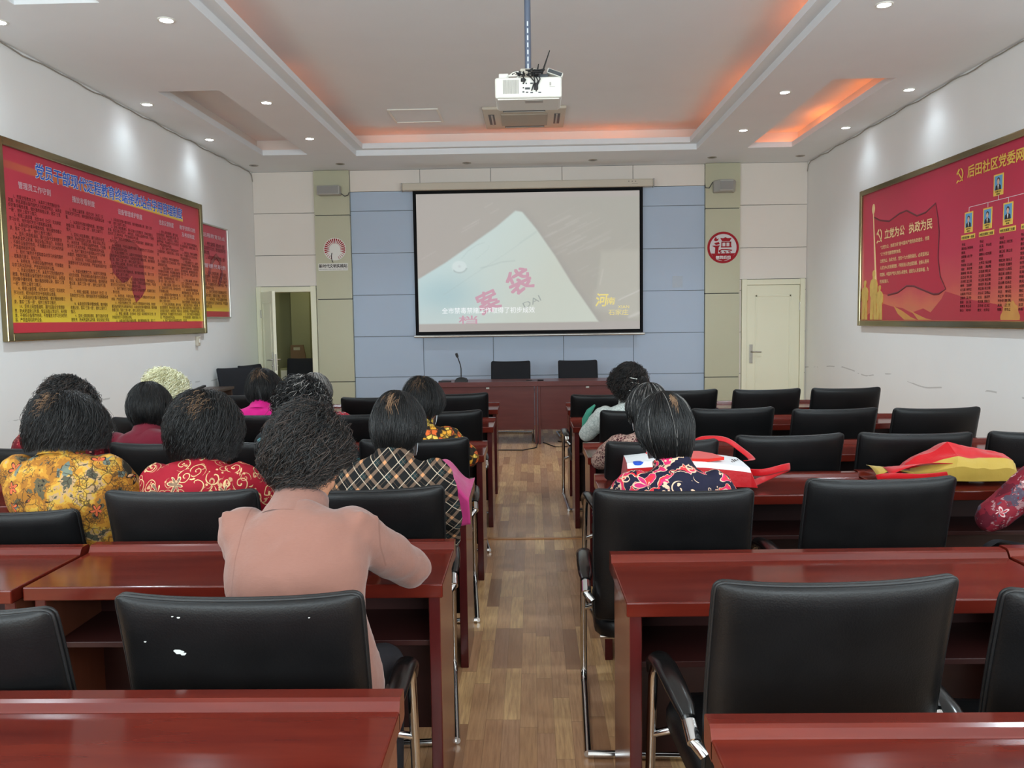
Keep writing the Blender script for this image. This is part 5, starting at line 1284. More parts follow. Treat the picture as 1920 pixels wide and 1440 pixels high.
F['redplaid'] = plaid('red_grey_plaid', (158, 34, 50), (96, 92, 96), (206, 150, 150), (86, 60, 66), 0.05, False)
F['magenta'] = plain('magenta_cloth', (206, 18, 128), (184, 10, 108), 8, 0.8, 0.5)
F['dark'] = plain('charcoal_cloth', (56, 54, 58), (46, 44, 48), 8)
F['lace'] = lace_print()
F['dots'] = floral('brown_pink_spot_print', [(72, 36, 42), (88, 46, 50), (66, 34, 38)], 62, (176, 148, 134), 0.10, 0.5)
F['navy'] = navy_swirl_print()
F['redgrey'] = red_grey_print()
def hair_mat(name, c, rough=0.38, spec=0.5):
    return mat(name, c, rough, spec=spec)
HM = {'scalp': hair_mat('scalp_showing', (128, 100, 76), 0.6, .3), 'black': hair_mat('black_hair', (15, 14, 14)), 'soft': hair_mat('soft_black_hair', (27, 24, 23), 0.42), 'grey': hair_mat('grey_hair', (150, 146, 142), 0.4), 'white': hair_mat('cream_white_hair', (240, 238, 206), 0.6), 'white2': hair_mat('pale_straw_hair', (186, 180, 136), 0.6), 'brown': hair_mat('brown_black_hair', (58, 46, 40), 0.42)}

# ================================================================== people
from mathutils import noise as mnoise
def frame(yaw, pitch, tilt):
    m = Matrix.Rotation(yaw, 3, 'Z') @ Matrix.Rotation(-pitch, 3, 'X') @ Matrix.Rotation(tilt, 3, 'Y')
    return m            # columns: right, forward, up
def make_hair(root, H, fm, st, seed):
    rs = np.random.default_rng(seed)
    hw, hb, hf, top = st.get('hw', .095), st.get('hb', .118), st.get('hf', .105), st.get('top', .13)
    lb, ls, lf, taper = st.get('lb', -.10), st.get('ls', -.05), st.get('lf', .06), st.get('taper', .8)
    q0, crown = st.get('hole', 0.0), st.get('crown', (0.0, -.035))
    Mx = np.array(fm); Hn = np.array(H)
    def surf(phi, q, rho):
        s = np.sin(phi)
        def sst(x, a, b): t = np.clip((x-a)/(b-a), 0, 1); return t*t*(3-2*t)
        ub = np.where(s < 0, ls+(lb-ls)*sst(-s, .05, .75), ls+(lf-ls)*sst(s, .1, .75))
        u = ub+(top-ub)*np.cos(q*np.pi/2)
        up_ = np.sqrt(np.clip(1-(np.clip(u, 0, None)/top)**2, 0, 1))
        lo = 1+(taper-1)*np.clip(u/min(lb, -.03), 0, 1.2)**1.6
        f = np.where(u >= 0, up_, lo)*rho
        x = hw*f*np.cos(phi); y = np.where(s < 0, hb, hf)*f*s
        k = np.clip(u/top, 0, 1)**2
        return np.stack([x+crown[0]*k, y+crown[1]*k, u*(0.35+0.65*rho) if False else u+(rho-1)*0.06*k], -1)
    def world(p): return Hn+p@Mx.T
    V = []; Fc = []; MI = []; base = 0
    # under-cap
    nph, nq = 56, 26
    ph = np.linspace(0, 2*np.pi, nph+1)[:-1]; qq = np.linspace(max(q0, 0.01), 1.0, nq)
    P, Q = np.meshgrid(ph, qq)
    rough = st.get('lump', 0.03)
    cap = surf(P, Q, np.full(P.shape, 0.90))
    nz = np.array([mnoise.noise(Vector(c)*st.get('lumpf', 38)+Vector((seed, 0, 0))) for c in cap.reshape(-1, 3)]).reshape(P.shape)
    cap = surf(P, Q, 0.90+rough*nz*np.clip((Q-q0)*4, 0, 1))
    inner = surf(ph, np.full(nph, 1.0), np.full(nph, 0.55)); inner[:, 2] += 0.01
    topring = surf(ph, np.full(nph, max(q0, 0.01)), np.full(nph, 0.70)); topring[:, 2] -= 0.012
    G = np.concatenate([topring[None], cap, inner[None]], 0); nr = G.shape[0]
    V.append(world(G.reshape(-1, 3)))
    for j in range(nr-1):
        for i in range(nph): Fc.append((j*nph+i, j*nph+(i+1) % nph, (j+1)*nph+(i+1) % nph, (j+1)*nph+i)); MI.append(0)
    if q0 < 0.02: Fc.append(tuple(range(nph))); MI.append(0)
    base = nr*nph
    # strands
    N, m = st.get('n', 2200), st.get('m', 7)
    L = st.get('len', .5); curl, cf = st.get('curl', 0.0), st.get('cf', 3.0); th = st.get('th', .0009)
    phi = rs.uniform(0, 2*np.pi, N); qs = q0+(1-q0)*rs.uniform(0, 1, N)**0.75*st.get('start', 0.9); qs = np.where(rs.uniform(0, 1, N) < .12, q0*rs.uniform(.2, 1, N)+.01, qs)
    qe = np.minimum(qs+L*rs.uniform(.6, 1.2, N), 1.0+st.get('over', .05)*rs.uniform(-1, 1, N))
    spot = st.get('spot'); insp = np.zeros(N, bool)
    if spot:             # scalp showing through at the crown
        sx, sq, sr, pr = spot; pc = surf(np.array([-np.pi/2+sx]), np.array([sq]), np.array([.95]))[0]
        p0 = surf(phi, np.minimum(qs, 1), np.full(N, .95)); insp = (np.linalg.norm(p0-pc, axis=1)*(1+.5*rs.uniform(-1, 1, N)) < sr) & (rs.uniform(0, 1, N) < pr)
        extra = int(N*.012); idx = rs.integers(0, N, extra); phi[idx] = -np.pi/2+sx+rs.normal(0, sr*4.5, extra); qs[idx] = np.clip(sq+rs.normal(0, sr*4, extra), .02, .9); insp[idx] = rs.uniform(0, 1, extra) < pr
        qe = np.minimum(qs+L*rs.uniform(.6, 1.2, N), 1.0); qe = np.where(insp, qs+.15*rs.uniform(.4, 1.3, N), qe)
    t = np.linspace(0, 1, m)[None]
    Qs = qs[:, None]+(np.maximum(qe, qs+.05)-qs)[:, None]*t
    # clumping: neighbouring strands share drift
    dr = np.array([mnoise.noise(Vector((math.cos(a)*3, math.sin(a)*3, b*5+seed))) for a, b in zip(phi, qs)])
    Ph = phi[:, None]+(st.get('swirl', .35)*dr[:, None]+rs.normal(0, st.get('stray', .08), N)[:, None])*t
    rho0 = 0.90+rs.uniform(0, .10, N)+np.abs(rs.normal(0, st.get('fuzz', .02), N))
    bow = st.get('bow', .05); rho0 = np.where(insp, 1.015, rho0)
    Rho = rho0[:, None]+bow*np.sin(t*np.pi*.9)-st.get('tuck', .03)*t*(Qs > .9)
    Pt = surf(Ph, np.minimum(Qs, 1.0), Rho)
    Pt[..., 2] -= np.clip(Qs-1, 0, None)*0.25
    if curl > 0:
        pha = rs.uniform(0, 6.28, N)[:, None]; a = curl*rs.uniform(.6, 1.3, N)[:, None]*np.clip(t*3, 0, 1)
        w = pha+cf*2*np.pi*t*rs.uniform(.7, 1.3, N)[:, None]
        nrm = Pt/np.linalg.norm(Pt, axis=-1, keepdims=True)
        tan = np.cross(nrm, np.array([0, 0, 1.0])); tan /= np.maximum(np.linalg.norm(tan, axis=-1, keepdims=True), 1e-6)
        Pt = Pt+nrm*(a*(np.cos(w)+.5))[..., None]+tan*(a*np.sin(w))[..., None]
    T = np.gradient(Pt, axis=1); T /= np.maximum(np.linalg.norm(T, axis=-1, keepdims=True), 1e-9)
    Nn = Pt/np.linalg.norm(Pt, axis=-1, keepdims=True); B = np.cross(T, Nn); B /= np.maximum(np.linalg.norm(B, axis=-1, keepdims=True), 1e-9)
    thk = th*rs.uniform(.7, 1.4, N)[:, None]*np.linspace(1.1, .35, m)[None]
    vs = np.stack([Pt+thk[..., None]*(math.cos(a)*Nn+math.sin(a)*B) for a in (1.57, 3.66, 5.76)], 2).reshape(-1, 3)
    V.append(world(vs))
    frac = st.get('mix', [0, 1.0]); pick = np.searchsorted(np.cumsum([f for _, f in frac]) if isinstance(frac[0], tuple) else [1.0], rs.uniform(0, 1, N)*.999)
    streak = st.get('streak')
    if streak is not None:     # grey mostly round the crown
        pick = ((rs.uniform(0, 1, N) < streak*np.clip(1.4-qs*1.3, 0.05, 1))).astype(int)
    pick = np.where(insp, len(st['mats']), pick)
    for s_ in range(N):
        b = base+s_*m*3; k = int(pick[s_])
        for j in range(m-1):
            o = b+j*3
            Fc.append((o, o+1, o+4, o+3)); Fc.append((o+1, o+2, o+5, o+4)); Fc.append((o+2, o, o+3, o+5)); MI += [k, k, k]
    V = np.concatenate(V, 0)
    me = bpy.data.meshes.new('hair'); me.from_pydata(V.tolist(), [], Fc)
    for k in list(st['mats'])+['scalp']: me.materials.append(HM[k])
    me.polygons.foreach_set('material_index', MI); me.polygons.foreach_set('use_smooth', [True]*len(Fc)); me.update()
    return link(bpy.data.objects.new('hair', me), root)

def hand(mb, W, d, palm_n, side):
    """palm, four bent fingers and a thumb from the wrist W along d; palm_n points out of the back of the hand"""
    d = Vector(d).normalized(); n = Vector(palm_n); n = (n-d*n.dot(d)).normalized(); s_ = d.cross(n)*side   # towards the thumb
    W = Vector(W)
    rings = []
    for t, w, h in ((-0.005, .024, .018), (.03, .034, .016), (.06, .040, .014), (.085, .038, .011)):
        c = W+d*t; rings.append([c+s_*(w*math.cos(a))+n*(h*math.sin(a)) for a in np.linspace(0, 2*math.pi, 13)[:-1]])
    mb.loft(rings)
    for k, (o, L) in enumerate(((.030, .070), (.010, .078), (-.011, .072), (-.031, .056))):
        p0 = W+d*.078+s_*o; d1 = (d*1.0-n*.25+s_*o*2.2).normalized(); p1 = p0+d1*L*.5; d2 = (d*.8-n*.75+s_*o*1.5).normalized(); p2 = p1+d2*L*.5
        mb.capsule(p0, p1, .0090, .0082, 8); mb.capsule(p1, p2, .0082, .0066, 8)
    p0 = W+d*.03+s_*.028; p1 = p0+(d*.6+s_*.75-n*.2).normalized()*.036; p2 = p1+(d*.9+s_*.2-n*.3).normalized()*.028
    mb.capsule(p0, p1, .012, .010, 8); mb.capsule(p1, p2, .010, .0075, 8)

def make_person(label, hip, head, yaw=0.0, hyaw=0.0, hpitch=8.0, htilt=0.0, sh=.158, g=1.0, shirt='dark', hair=None, arms=None, collar=True, mask=False, seed=1, wr=.0045, sleeve='long', fine=.0085, nk=.125, ups=0.0):
    t = thing('person', label, 'person', (hip[0], hip[1], 0), R(yaw))
    K = 1.035; head = (head[0]*K, head[1]*K, CAM_H-(CAM_H-head[2])*K)
    if hair: hair = dict(hair, **{q: hair[q]*K for q in ('hw', 'hb', 'hf', 'top', 'lb', 'ls') if q in hair})
    inv = Matrix.Rotation(-R(yaw), 3, 'Z')
    H = inv @ (Vector(head)-Vector((hip[0], hip[1], 0)))
    fm = frame(R(hyaw-yaw), R(hpitch), R(htilt)); rgt, fwd, upv = fm.col[0].copy(), fm.col[1].copy(), fm.col[2].copy()
    Nk = H-upv*nk-fwd*.02; Nk.y -= .015
    P0 = Vector((0, 0, .50)); C1 = Vector((0, -.05, .50+.45*(Nk.z-.5))); C2 = Nk+Vector((-.3*Nk.x, -.10-.25*Nk.y, -.17))
    def spine(s): return P0*(1-s)**3+C1*(3*s*(1-s)**2)+C2*(3*s*s*(1-s))+Nk*s**3
    ST = ((0.0, .125, .085), (.07, .175, .122), (.2, .170, .122), (.36, .156, .112), (.52, .158, .112), (.66, .172, .112), (.78, .178, .104), (.86, .168, .092), (.92, .130, .078), (.965, .085, .066), (1.0, .062, .060))
    LOOSE = {.78: .006, .86: .014, .92: .024, .965: .016}
    def torso(mb, k, add, loose=0.0):
        mb.tube([spine(s) for s, a, b in ST], [a*g*k*(sh/.158)**(.9 if s > .5 else .4)+add+loose*LOOSE.get(s, 0) for s, a, b in ST], 24, ry=[b*g*k+add+loose*.4*LOOSE.get(s, 0) for s, a, b in ST], hint=(1, 0, 0))
    SJ = {}
    for q in (-1, 1):
        c = spine(.87); SJ[q] = c+Vector((q*sh, .005, .004+ups))
    if arms is None: arms = {}
    E, Wr = {}, {}
    for q in (-1, 1):
        E[q], Wr[q] = [Vector(v) for v in arms.get(q, ((q*.235, SJ[q].y+.10, .765), (q*.10, SJ[q].y+.31, .795)))]
    # body: one continuous skin
    mb = MB(); torso(mb, .88, -.004)
    for q in (-1, 1):
        mb.capsule(SJ[q], E[q], .044, .036, 12); mb.capsule(E[q], Wr[q], .035, .025, 12)
        d = (Wr[q]-E[q]).normalized(); pn = Vector((0, 0, 1)) if abs(d.z) < .7 else Vector((q, 0, 0)); hand(mb, Wr[q], d, pn, -q if abs(d.z) < .7 else 1)
        mb.capsule((q*.085, .02, .535), (q*.11, .36, .50), .066, .052, 14); mb.capsule((q*.11, .36, .49), (q*.11, .36, .09), .047, .032, 12)
        mb.capsule((q*.11, .345, .05), (q*.115, .50, .034), .034, .026, 12)
        mb.ellipsoid(H+rgt*(q*.076)-fwd*.004-upv*.018, .011, .019, .031, 12, 8, fm)
    mb.capsule(Nk-upv*.05-fwd*.005, H-upv*.04-fwd*.012, .052, .050, 16)
    mb.ellipsoid(H+upv*.022-fwd*.006, .074, .094, .089, 20, 14, fm); mb.ellipsoid(H-upv*.045+fwd*.028, .057, .064, .070, 18, 12, fm)
    mb.ellipsoid(H-upv*.102+fwd*.062, .024, .022, .018, 12, 8, fm); mb.ellipsoid(H-upv*.032+fwd*.096, .0125, .018, .026, 12, 8, fm); mb.ellipsoid(H-upv*.047+fwd*.100, .017, .013, .011, 12, 8, fm)
    for q in (-1, 1): mb.ellipsoid(H+rgt*(q*.034)-upv*.035+fwd*.068, .024, .022, .026, 12, 8, fm); mb.ellipsoid(H+rgt*(q*.03)+upv*.014+fwd*.078, .026, .014, .010, 12, 8, fm)
    me = remesh(mb, fine, 3, .4); link_mesh(me, 'body', M['skin'], t)
    mb = MB()
    for q in (-1, 1): mb.ellipsoid(H+rgt*(q*.031)-upv*.004+fwd*.083, .012, .010, .008, 12, 8, fm)
    mb.build('eyes', M['eye'], t)
    mb = MB(); mb.ellipsoid(H-upv*.070+fwd*.090, .022, .009, .009, 14, 8, fm); mb.build('lips', M['lip'], t)
    # shirt
    mb = MB(); torso(mb, 1.0, .008, 1.0)
    for q in (-1, 1):
        mb.ellipsoid(SJ[q]-Vector((q*.012, 0, 0)), .062, .062, .060, 14, 10)
        mb.capsule(SJ[q], E[q], .064*g**.5, .057, 14)
        if sleeve == 'long': mb.capsule(E[q], E[q].lerp(Wr[q], .86), .050, .037, 14)
        else: mb.capsule(E[q], E[q].lerp(Wr[q], .12), .050, .046, 14)
    if shirt == 'salmon':
        for q in (-1, 1):      # gathered puff at the shoulder seam
            for k in range(3): mb.ellipsoid(SJ[q]+Vector((q*(.032+.012*k), -.035+.022*k, .046-.010*k)), .016, .010, .018, 10, 8)
    me = remesh(mb, .0105, 5, .5)
    nv = len(me.vertices); co = np.zeros(nv*3); no = np.zeros(nv*3); me.vertices.foreach_get('co', co); me.vertices.foreach_get('normal', no); co = co.reshape(-1, 3); no = no.reshape(-1, 3)
    ds = np.array([mnoise.noise(Vector((c[0]*9, c[1]*9, c[2]*16+seed)))+.6*mnoise.noise(Vector((c[0]*26+c[2]*14, c[1]*22, c[2]*24-seed)))+.5*(1-abs(mnoise.noise(Vector((c[0]*11-c[2]*7, c[1]*9, c[2]*13+2*seed)))))**3 for c in co])
    me.vertices.foreach_set('co', (co+no*(wr*ds)[:, None]).ravel()); me.update()
    sh_o = link_mesh(me, 'shirt', F[shirt], t)
    if collar:
        ax = (H-upv*.05-Nk).normalized(); a = (Vector((1, 0, 0))-ax*ax.x).normalized(); b = ax.cross(a); mb = MB(); rings = []
        for z, r_ in ((-.050, .092), (-.022, .084), (-.008, .079), (.004, .076), (.022, .072), (.036, .070), (.038, .065), (.018, .064), (-.01, .064)):
            rings.append([Nk+ax*(z+.006*math.cos(2*k))+a*(r_*math.cos(k))+b*(r_*1.0*math.sin(k)) for k in np.linspace(0, 2*math.pi, 33)[:-1]])
        mb.loft(rings, False); mb.build('collar', F[shirt], sh_o)
    mb = MB()
    for q in (-1, 1):
        mb.capsule((q*.085, .02, .538), (q*.11, .36, .502), .082, .066, 16); mb.capsule((q*.11, .36, .492), (q*.11, .36, .13), .062, .050, 14)
    mb.ellipsoid((0, 0, .545), .185*g, .135*g, .085, 20, 12); me = remesh(mb, .014, 3, .5); link_mesh(me, 'trousers', M['trouser'], t)
    for q in (-1, 1):
        mb = MB(); mb.capsule((q*.11, .325, .045), (q*.116, .515, .036), .043, .036, 14, .9); mb.box(q*.11-.04, q*.11+.045, .29, .55, 0.0, .014); mb.build('shoe', M['shoe'], t)
    if mask:
        mb = MB(); rings = []
        for v in np.linspace(-1, 1, 9):
            ring = []
            for u in np.linspace(-1, 1, 15):
                a = u*1.25; bulge = .012*(1-u*u)*(1-v*v*.6)
                ring.append(H-upv*(.062-v*.045)+rgt*(math.sin(a)*.068)+fwd*(.022+math.cos(a)*.076+bulge-.008*v*v))
            rings.append(ring)
        mb.loft(rings, False, True, False); mk = mb.build('face_mask', M['mask'], t)
        mb = MB()
        for q in (-1, 1):
            for dz in (-.03, -.095): mb.tube([H+rgt*(q*.064)+fwd*.046+upv*dz, H+rgt*(q*.078)+fwd*.012+upv*(dz*.5-.012), H+rgt*(q*.082)-fwd*.018-upv*.02], .0014, 6)
        mb.build('ear_loop', M['mask'], mk)
    if hair: make_hair(t, H, fm, hair, seed)
    return t, H, fm
def H_(**k): return k
curly = lambda **k: dict(dict(mats=['black', 'brown'], mix=[(0, .8), (1, .2)], curl=.0105, cf=1.9, len=.36, n=3600, m=11, th=.0010, fuzz=.07, lump=.13, lumpf=26, stray=.35, swirl=.9, start=.97, bow=.04), **k)
bob = lambda **k: dict(dict(mats=['black', 'soft'], mix=[(0, .75), (1, .25)], curl=.004, cf=1.3, len=.75, n=3000, m=10, th=.0010, fuzz=.018, lump=.03, stray=.10, swirl=.35, start=.8, bow=.035, taper=.98, over=.07), **k)
straight = lambda **k: dict(dict(mats=['black', 'soft'], mix=[(0, .8), (1, .2)], curl=.0012, cf=.8, len=.7, n=3000, m=9, th=.0010, fuzz=.010, lump=.02, stray=.08, swirl=.35, start=.8, bow=.03, taper=.72, over=.05), **k)

def seat_of(key): c = CHAIRS[key]; return c.location.x, c.location.y
def person(label, chair, head, dx=0.0, dy=.26, **k):
    x, y = seat_of(chair); return make_person(label, (x+dx, y+dy), head, **k)
# ---- left block
person('person in a salmon blouse with dark curly hair, bent over the desk', 'L5a', (-.582, 2.10, 1.135), dx=.083, yaw=0, hyaw=-4, hpitch=24, htilt=0, sh=.138, ups=.016, g=1.08, shirt='salmon', seed=1, wr=.0055, fine=.0075,
       arms={-1: ((-.245, .30, .805), (-.05, .46, .800)), 1: ((.208, .30, .805), (.06, .46, .800))},
       hair=curly(hw=.100, hb=.122, hf=.112, top=.138, lb=-.070, ls=.004, lf=.05, taper=.66, n=7500, th=.0009, curl=.0115, cf=1.7, len=.40, lump=.15, lumpf=24, fuzz=.075, mix=[(0, .7), (1, .3)]))
person('person in a black and tan plaid shirt with straight dark hair', 'L4a', (-.505, 3.08, 1.105), dx=.03, hyaw=-14, hpitch=14, sh=.165, g=1.05, shirt='plaid', seed=2, mask=True, wr=.0055,
       arms={-1: ((-.27, .16, .76), (-.10, .40, .80)), 1: ((.215, .09, .74), (.215, .20, .60))},
       hair=straight(hw=.102, hb=.120, top=.130, lb=-.115, ls=-.06, lf=.05, taper=.70, hole=.0, crown=(.0, -.035), n=3800, spot=(.10, .36, .020, .6)))
person('person in a red paisley blouse with a wavy black bob', 'L4b', (-1.235, 3.06, 1.105), dx=-.03, hyaw=8, hpitch=10, sh=.16, g=1.04, shirt='redpais', seed=3, wr=.0055,
       hair=bob(hw=.128, hb=.135, top=.138, lb=-.125, ls=-.10, lf=.05, crown=(.0, -.035), spot=(.02, .36, .024, .55), n=4400, curl=.010, cf=1.6, taper=.78, lump=.06, lumpf=24, fuzz=.03))
person('person in an ochre floral blouse with a black bob', 'L4c', (-1.745, 3.05, 1.115), nk=.102, dx=.15, dy=.31, hyaw=6, hpitch=12, sh=.175, g=1.12, shirt='ochre', seed=4, wr=.005,
       hair=bob(hw=.136, hb=.130, top=.130, lb=-.088, ls=-.075, lf=.05, crown=(-.02, -.035), spot=(-.30, .36, .024, .5), n=4600, curl=.009, cf=1.5, lump=.06, lumpf=22, fuzz=.045, over=.12))
person('person with dark curly hair and teal sleeve behind the salmon blouse', 'L3b', (-1.155, 4.10, 1.085), dx=.03, hyaw=0, hpitch=8, shirt='teal', seed=5, g=1.05, sh=.165,
       arms={1: ((.25, .10, .74), (.12, .33, .79))}, hair=curly(hw=.122, hb=.125, top=.132, lb=-.11, ls=-.07, taper=.8, mats=['black', 'grey'], streak=.10, th=.0016, curl=.013, lump=.16, lumpf=26, n=3200))
person('person with thin dark hair and orange patterned collar, by the aisle', 'L3a', (-.565, 4.24, 1.075), dx=0, hyaw=-20, hpitch=16, shirt='tiger', seed=6, mask=True,
       hair=straight(hw=.105, hb=.115, top=.128, lb=-.11, ls=-.06, taper=.66, crown=(.0, -.04), spot=(.05, .36, .028, .6), n=2200, curl=.004, fuzz=.05, swirl=.8))
person('person with dark curly hair in a dark red floral dress near the left wall', 'L3d', (-2.295, 4.02, 1.105), dx=.0, hyaw=-4, hpitch=4, shirt='redfl', seed=7, g=1.08, sh=.17, mask=True, hair=curly(hw=.118, hb=.12, top=.132, lb=-.10, ls=-.07, taper=.9, th=.0015, curl=.013, lump=.14, fuzz=.09))
person('person in a maroon shirt with short straight black hair', 'L3c', (-1.955, 4.16, 1.075), dx=-.15, hyaw=14, hpitch=10, shirt='maroon', seed=8, sh=.165, mask=True, hair=straight(hw=.108, hb=.118, top=.130, lb=-.105, ls=-.045, taper=.74, n=3000, stray=.16, fuzz=.025, swirl=.7, lump=.05))
person('person with grey-streaked hair and red plaid collar, second left row', 'L2b', (-1.395, 5.28, 1.045), dx=-.22, hyaw=-6, hpitch=6, shirt='redplaid', seed=9, hair=straight(hw=.100, hb=.115, top=.128, lb=-.10, ls=-.06, taper=.75, mats=['soft', 'grey'], streak=.55, n=2000, curl=.004))
person('person in a magenta top with thinning dark hair', 'L2c', (-1.73, 5.28, 1.07), dx=-.11, hyaw=0, hpitch=16, shirt='magenta', seed=10, sh=.165, hair=straight(hw=.110, hb=.118, top=.128, lb=-.10, ls=-.06, taper=.8, crown=(-.01, -.04), spot=(-.06, .36, .030, .6), n=2000, curl=.003, fuzz=.05, swirl=.9))
person('person with a curly white perm near the left wall', 'L2d', (-2.34, 5.22, 1.07), dx=-.10, hyaw=-22, hpitch=4, shirt='dark', seed=11, hair=curly(hw=.125, hb=.125, hf=.115, top=.130, lb=-.08, ls=-.02, taper=.85, mats=['white', 'white2'], mix=[(0, .62), (1, .38)], n=3200, th=.0022, curl=.013, cf=1.6, lump=.16, lumpf=30, fuzz=.10))
# ---- right block
tt, Hh, fmh = person('person in a white lace top with green lining and short curly hair with clips', 'R2a', (.607, 5.26, 1.065), dx=-.08, hyaw=10, hpitch=2, shirt='lace', seed=12, sh=.17, arms={-1: ((-.25, .04, .74), (-.16, .25, .78))}, hair=curly(hw=.108, hb=.118, top=.132, lb=-.10, ls=-.01, taper=.66, n=2600, th=.0016, curl=.012, lump=.16, lumpf=34, fuzz=.09))
mb = MB()
for dz, dx_ in ((.06, .0), (.03, .012), (-.02, -.005)): mb.tube([Hh-fmh.col[1]*.130+fmh.col[2]*dz+fmh.col[0]*(-.03+dx_), Hh-fmh.col[1]*.133+fmh.col[2]*(dz-.01)+fmh.col[0]*(.02+dx_)], .003, 6)
mb.build('hair_clip', M['white_plastic'], tt)
mb = MB(); mb.tube([(-.20, .015, .93), (-.235, .02, .89), (-.262, .03, .83), (-.272, .04, .77)], [.006, .020, .024, .014], 12); mb.build('green_lining', plain('green_lining', (64, 140, 118), (50, 120, 100)), tt)
person('person with mask and greying hair in a brown spotted top', 'R3a', (.565, 4.10, 1.045), dx=-.02, hyaw=18, hpitch=8, shirt='dots', seed=13, sh=.165, g=1.05, mask=True, hair=straight(hw=.106, hb=.118, top=.130, lb=-.115, ls=-.06, taper=.75, mats=['black', 'grey'], streak=.13, n=2400))
person('person in a navy and red paisley blouse with straight black hair and mask', 'R4a', (.478, 3.02, 1.095), dx=.04, hyaw=16, hpitch=12, htilt=-4, shirt='navy', seed=14, nk=.155, sh=.150, g=1.0, mask=True, wr=.0055, hair=straight(hw=.104, hb=.120, top=.132, lb=-.14, ls=-.07, taper=.66, mats=['black', 'grey'], streak=.025, n=4200, crown=(-.01, -.035), spot=(.12, .30, .014, .3)))
person('person in a red and grey floral blouse at the right edge of the view', 'R4c', (1.97, 3.02, 1.10), dx=-.085, hyaw=10, hpitch=6, shirt='redgrey', seed=15, sh=.17, g=1.05, arms={-1: ((-.312, .05, .735), (-.02, .36, .80))}, hair=straight(hw=.105, n=1500))

# ================================================================== bags on the desks
def cloth_grid(fn, nu, nv, thick):
    """a sheet given by fn(u, v) -> point, as a closed thin shell"""
    P = [[Vector(fn(u, v)) for u in np.linspace(0, 1, nu)] for v in np.linspace(0, 1, nv)]
    vs = []; fs = []
    for side in (0, 1):
        for j in range(nv):
            for i in range(nu):
                a = P[j][min(i+1, nu-1)]-P[j][max(i-1, 0)]; b = P[min(j+1, nv-1)][i]-P[max(j-1, 0)][i]; n_ = a.cross(b)
                n_ = n_.normalized() if n_.length > 1e-9 else Vector((0, 0, 1)); vs.append(P[j][i]+n_*(thick if side else 0))
    K = nu*nv
    for j in range(nv-1):
        for i in range(nu-1):
            a = j*nu+i; fs.append((a, a+nu, a+nu+1, a+1)); fs.append((a+K, a+1+K, a+nu+1+K, a+nu+K))
    rim = [i for i in range(nu)]+[j*nu+nu-1 for j in range(1, nv)]+[(nv-1)*nu+i for i in range(nu-2, -1, -1)]+[j*nu for j in range(nv-2, 0, -1)]
    for k in range(len(rim)): a, b = rim[k], rim[(k+1) % len(rim)]; fs.append((a, b, b+K, a+K))
    return vs, fs
RED = plain('glossy_red_bag', (188, 18, 26), (172, 12, 22), 12, 0.35, 0.3); WHT = plain('white_bag_paper', (222, 224, 226), (210, 213, 216), 8, 0.45, 0.2)
ZD = 0.757
def strap(mb, pts, w, th=.0015, n=18):
    """flat webbing loop through pts (catmull-rom)"""
    P = [Vector(p) for p in pts]; out = []
    for i in range(len(P)-1):
        p0, p1, p2, p3 = P[max(i-1, 0)], P[i], P[i+1], P[min(i+2, len(P)-1)]
        for k in range(6):
            t = k/6; out.append(0.5*((2*p1)+(p2-p0)*t+(2*p0-5*p1+4*p2-p3)*t*t+(3*p1-p0-3*p2+p3)*t**3))
    out.append(P[-1]); mb.tube(out, w/2, 8, ry=th, hint=(0, 0, 1))
t = thing('gift_bag', 'red and white gift bag lying on the fourth right desk by the aisle', 'bag', (.70, 3.74, ZD), R(-2))
mb = MB(); rings = []
for x, h, y0, y1 in ((-.295, .015, -.13, .15), (-.285, 0.101, -.15, .16), (-.15, 0.115, -.16, .16), (0.05, 0.108, -.16, .165), (.2, 0.089, -.165, .165), (.245, 0.081, -.17, .165), (.27, .008, -.18, .165)):
    rings.append([(x, y0, 0.002), (x, (y0+y1)/2, 0.0), (x, y1, 0.002), (x, y1-.006, h*.8), (x, y1-.025, h), (x, (y0+y1)/2, h*1.04), (x, y0+.03, h), (x, y0+.006, h*.8)])
mb.loft(rings, True, False); bag = mb.build('body', [RED, WHT], t)
for p in bag.data.polygons:
    c = p.center
    if p.normal.z > .6 and -.27 < c.x: p.material_index = 1
mb = MB()
mb.prism([(-.10, .00), (-.16, .04), (-.185, .055), (-.12, .075), (-.02, .10), (.06, .085), (.11, .02), (.145, -.085), (.07, -.13), (-.07, -.12), (-.12, -.05)], 'z', .108, .1215)
mb.build('red_print', plain('orange_red_print', (216, 44, 30), (206, 36, 28), 8, 0.4, 0.1), t)
mb = MB(); mb.prism([(-.235+.024*math.cos(a), -.12+.018*math.sin(a)) for a in np.linspace(0, 2*math.pi, 17)[:-1]], 'z', .095, .108); mb.build('blue_print', mat('blue_print', (34, 84, 196), 0.4), t)
mb = MB(); strap(mb, [(.10, .16, .10), (.06, .17, .14), (.10, .18, .165), (.20, .18, .160), (.27, .14, .115), (.30, .07, .085), (.26, .0, .09)], .032); mb.build('handle', RED, t)
mb = MB(); strap(mb, [(.25, -.10, .055), (.31, -.13, .06), (.40, -.10, .075), (.44, -.05, .07), (.40, -.03, .045), (.31, -.06, .012), (.25, -.15, .012)], .032); mb.build('handle', RED, t)
mb = MB()
for k in range(4): mb.box(.185+.012*k, .19+.012*k, -.06+.02*k, .02, .092, .0935)
mb.build('printed_mark', M['ink_grey'], t)

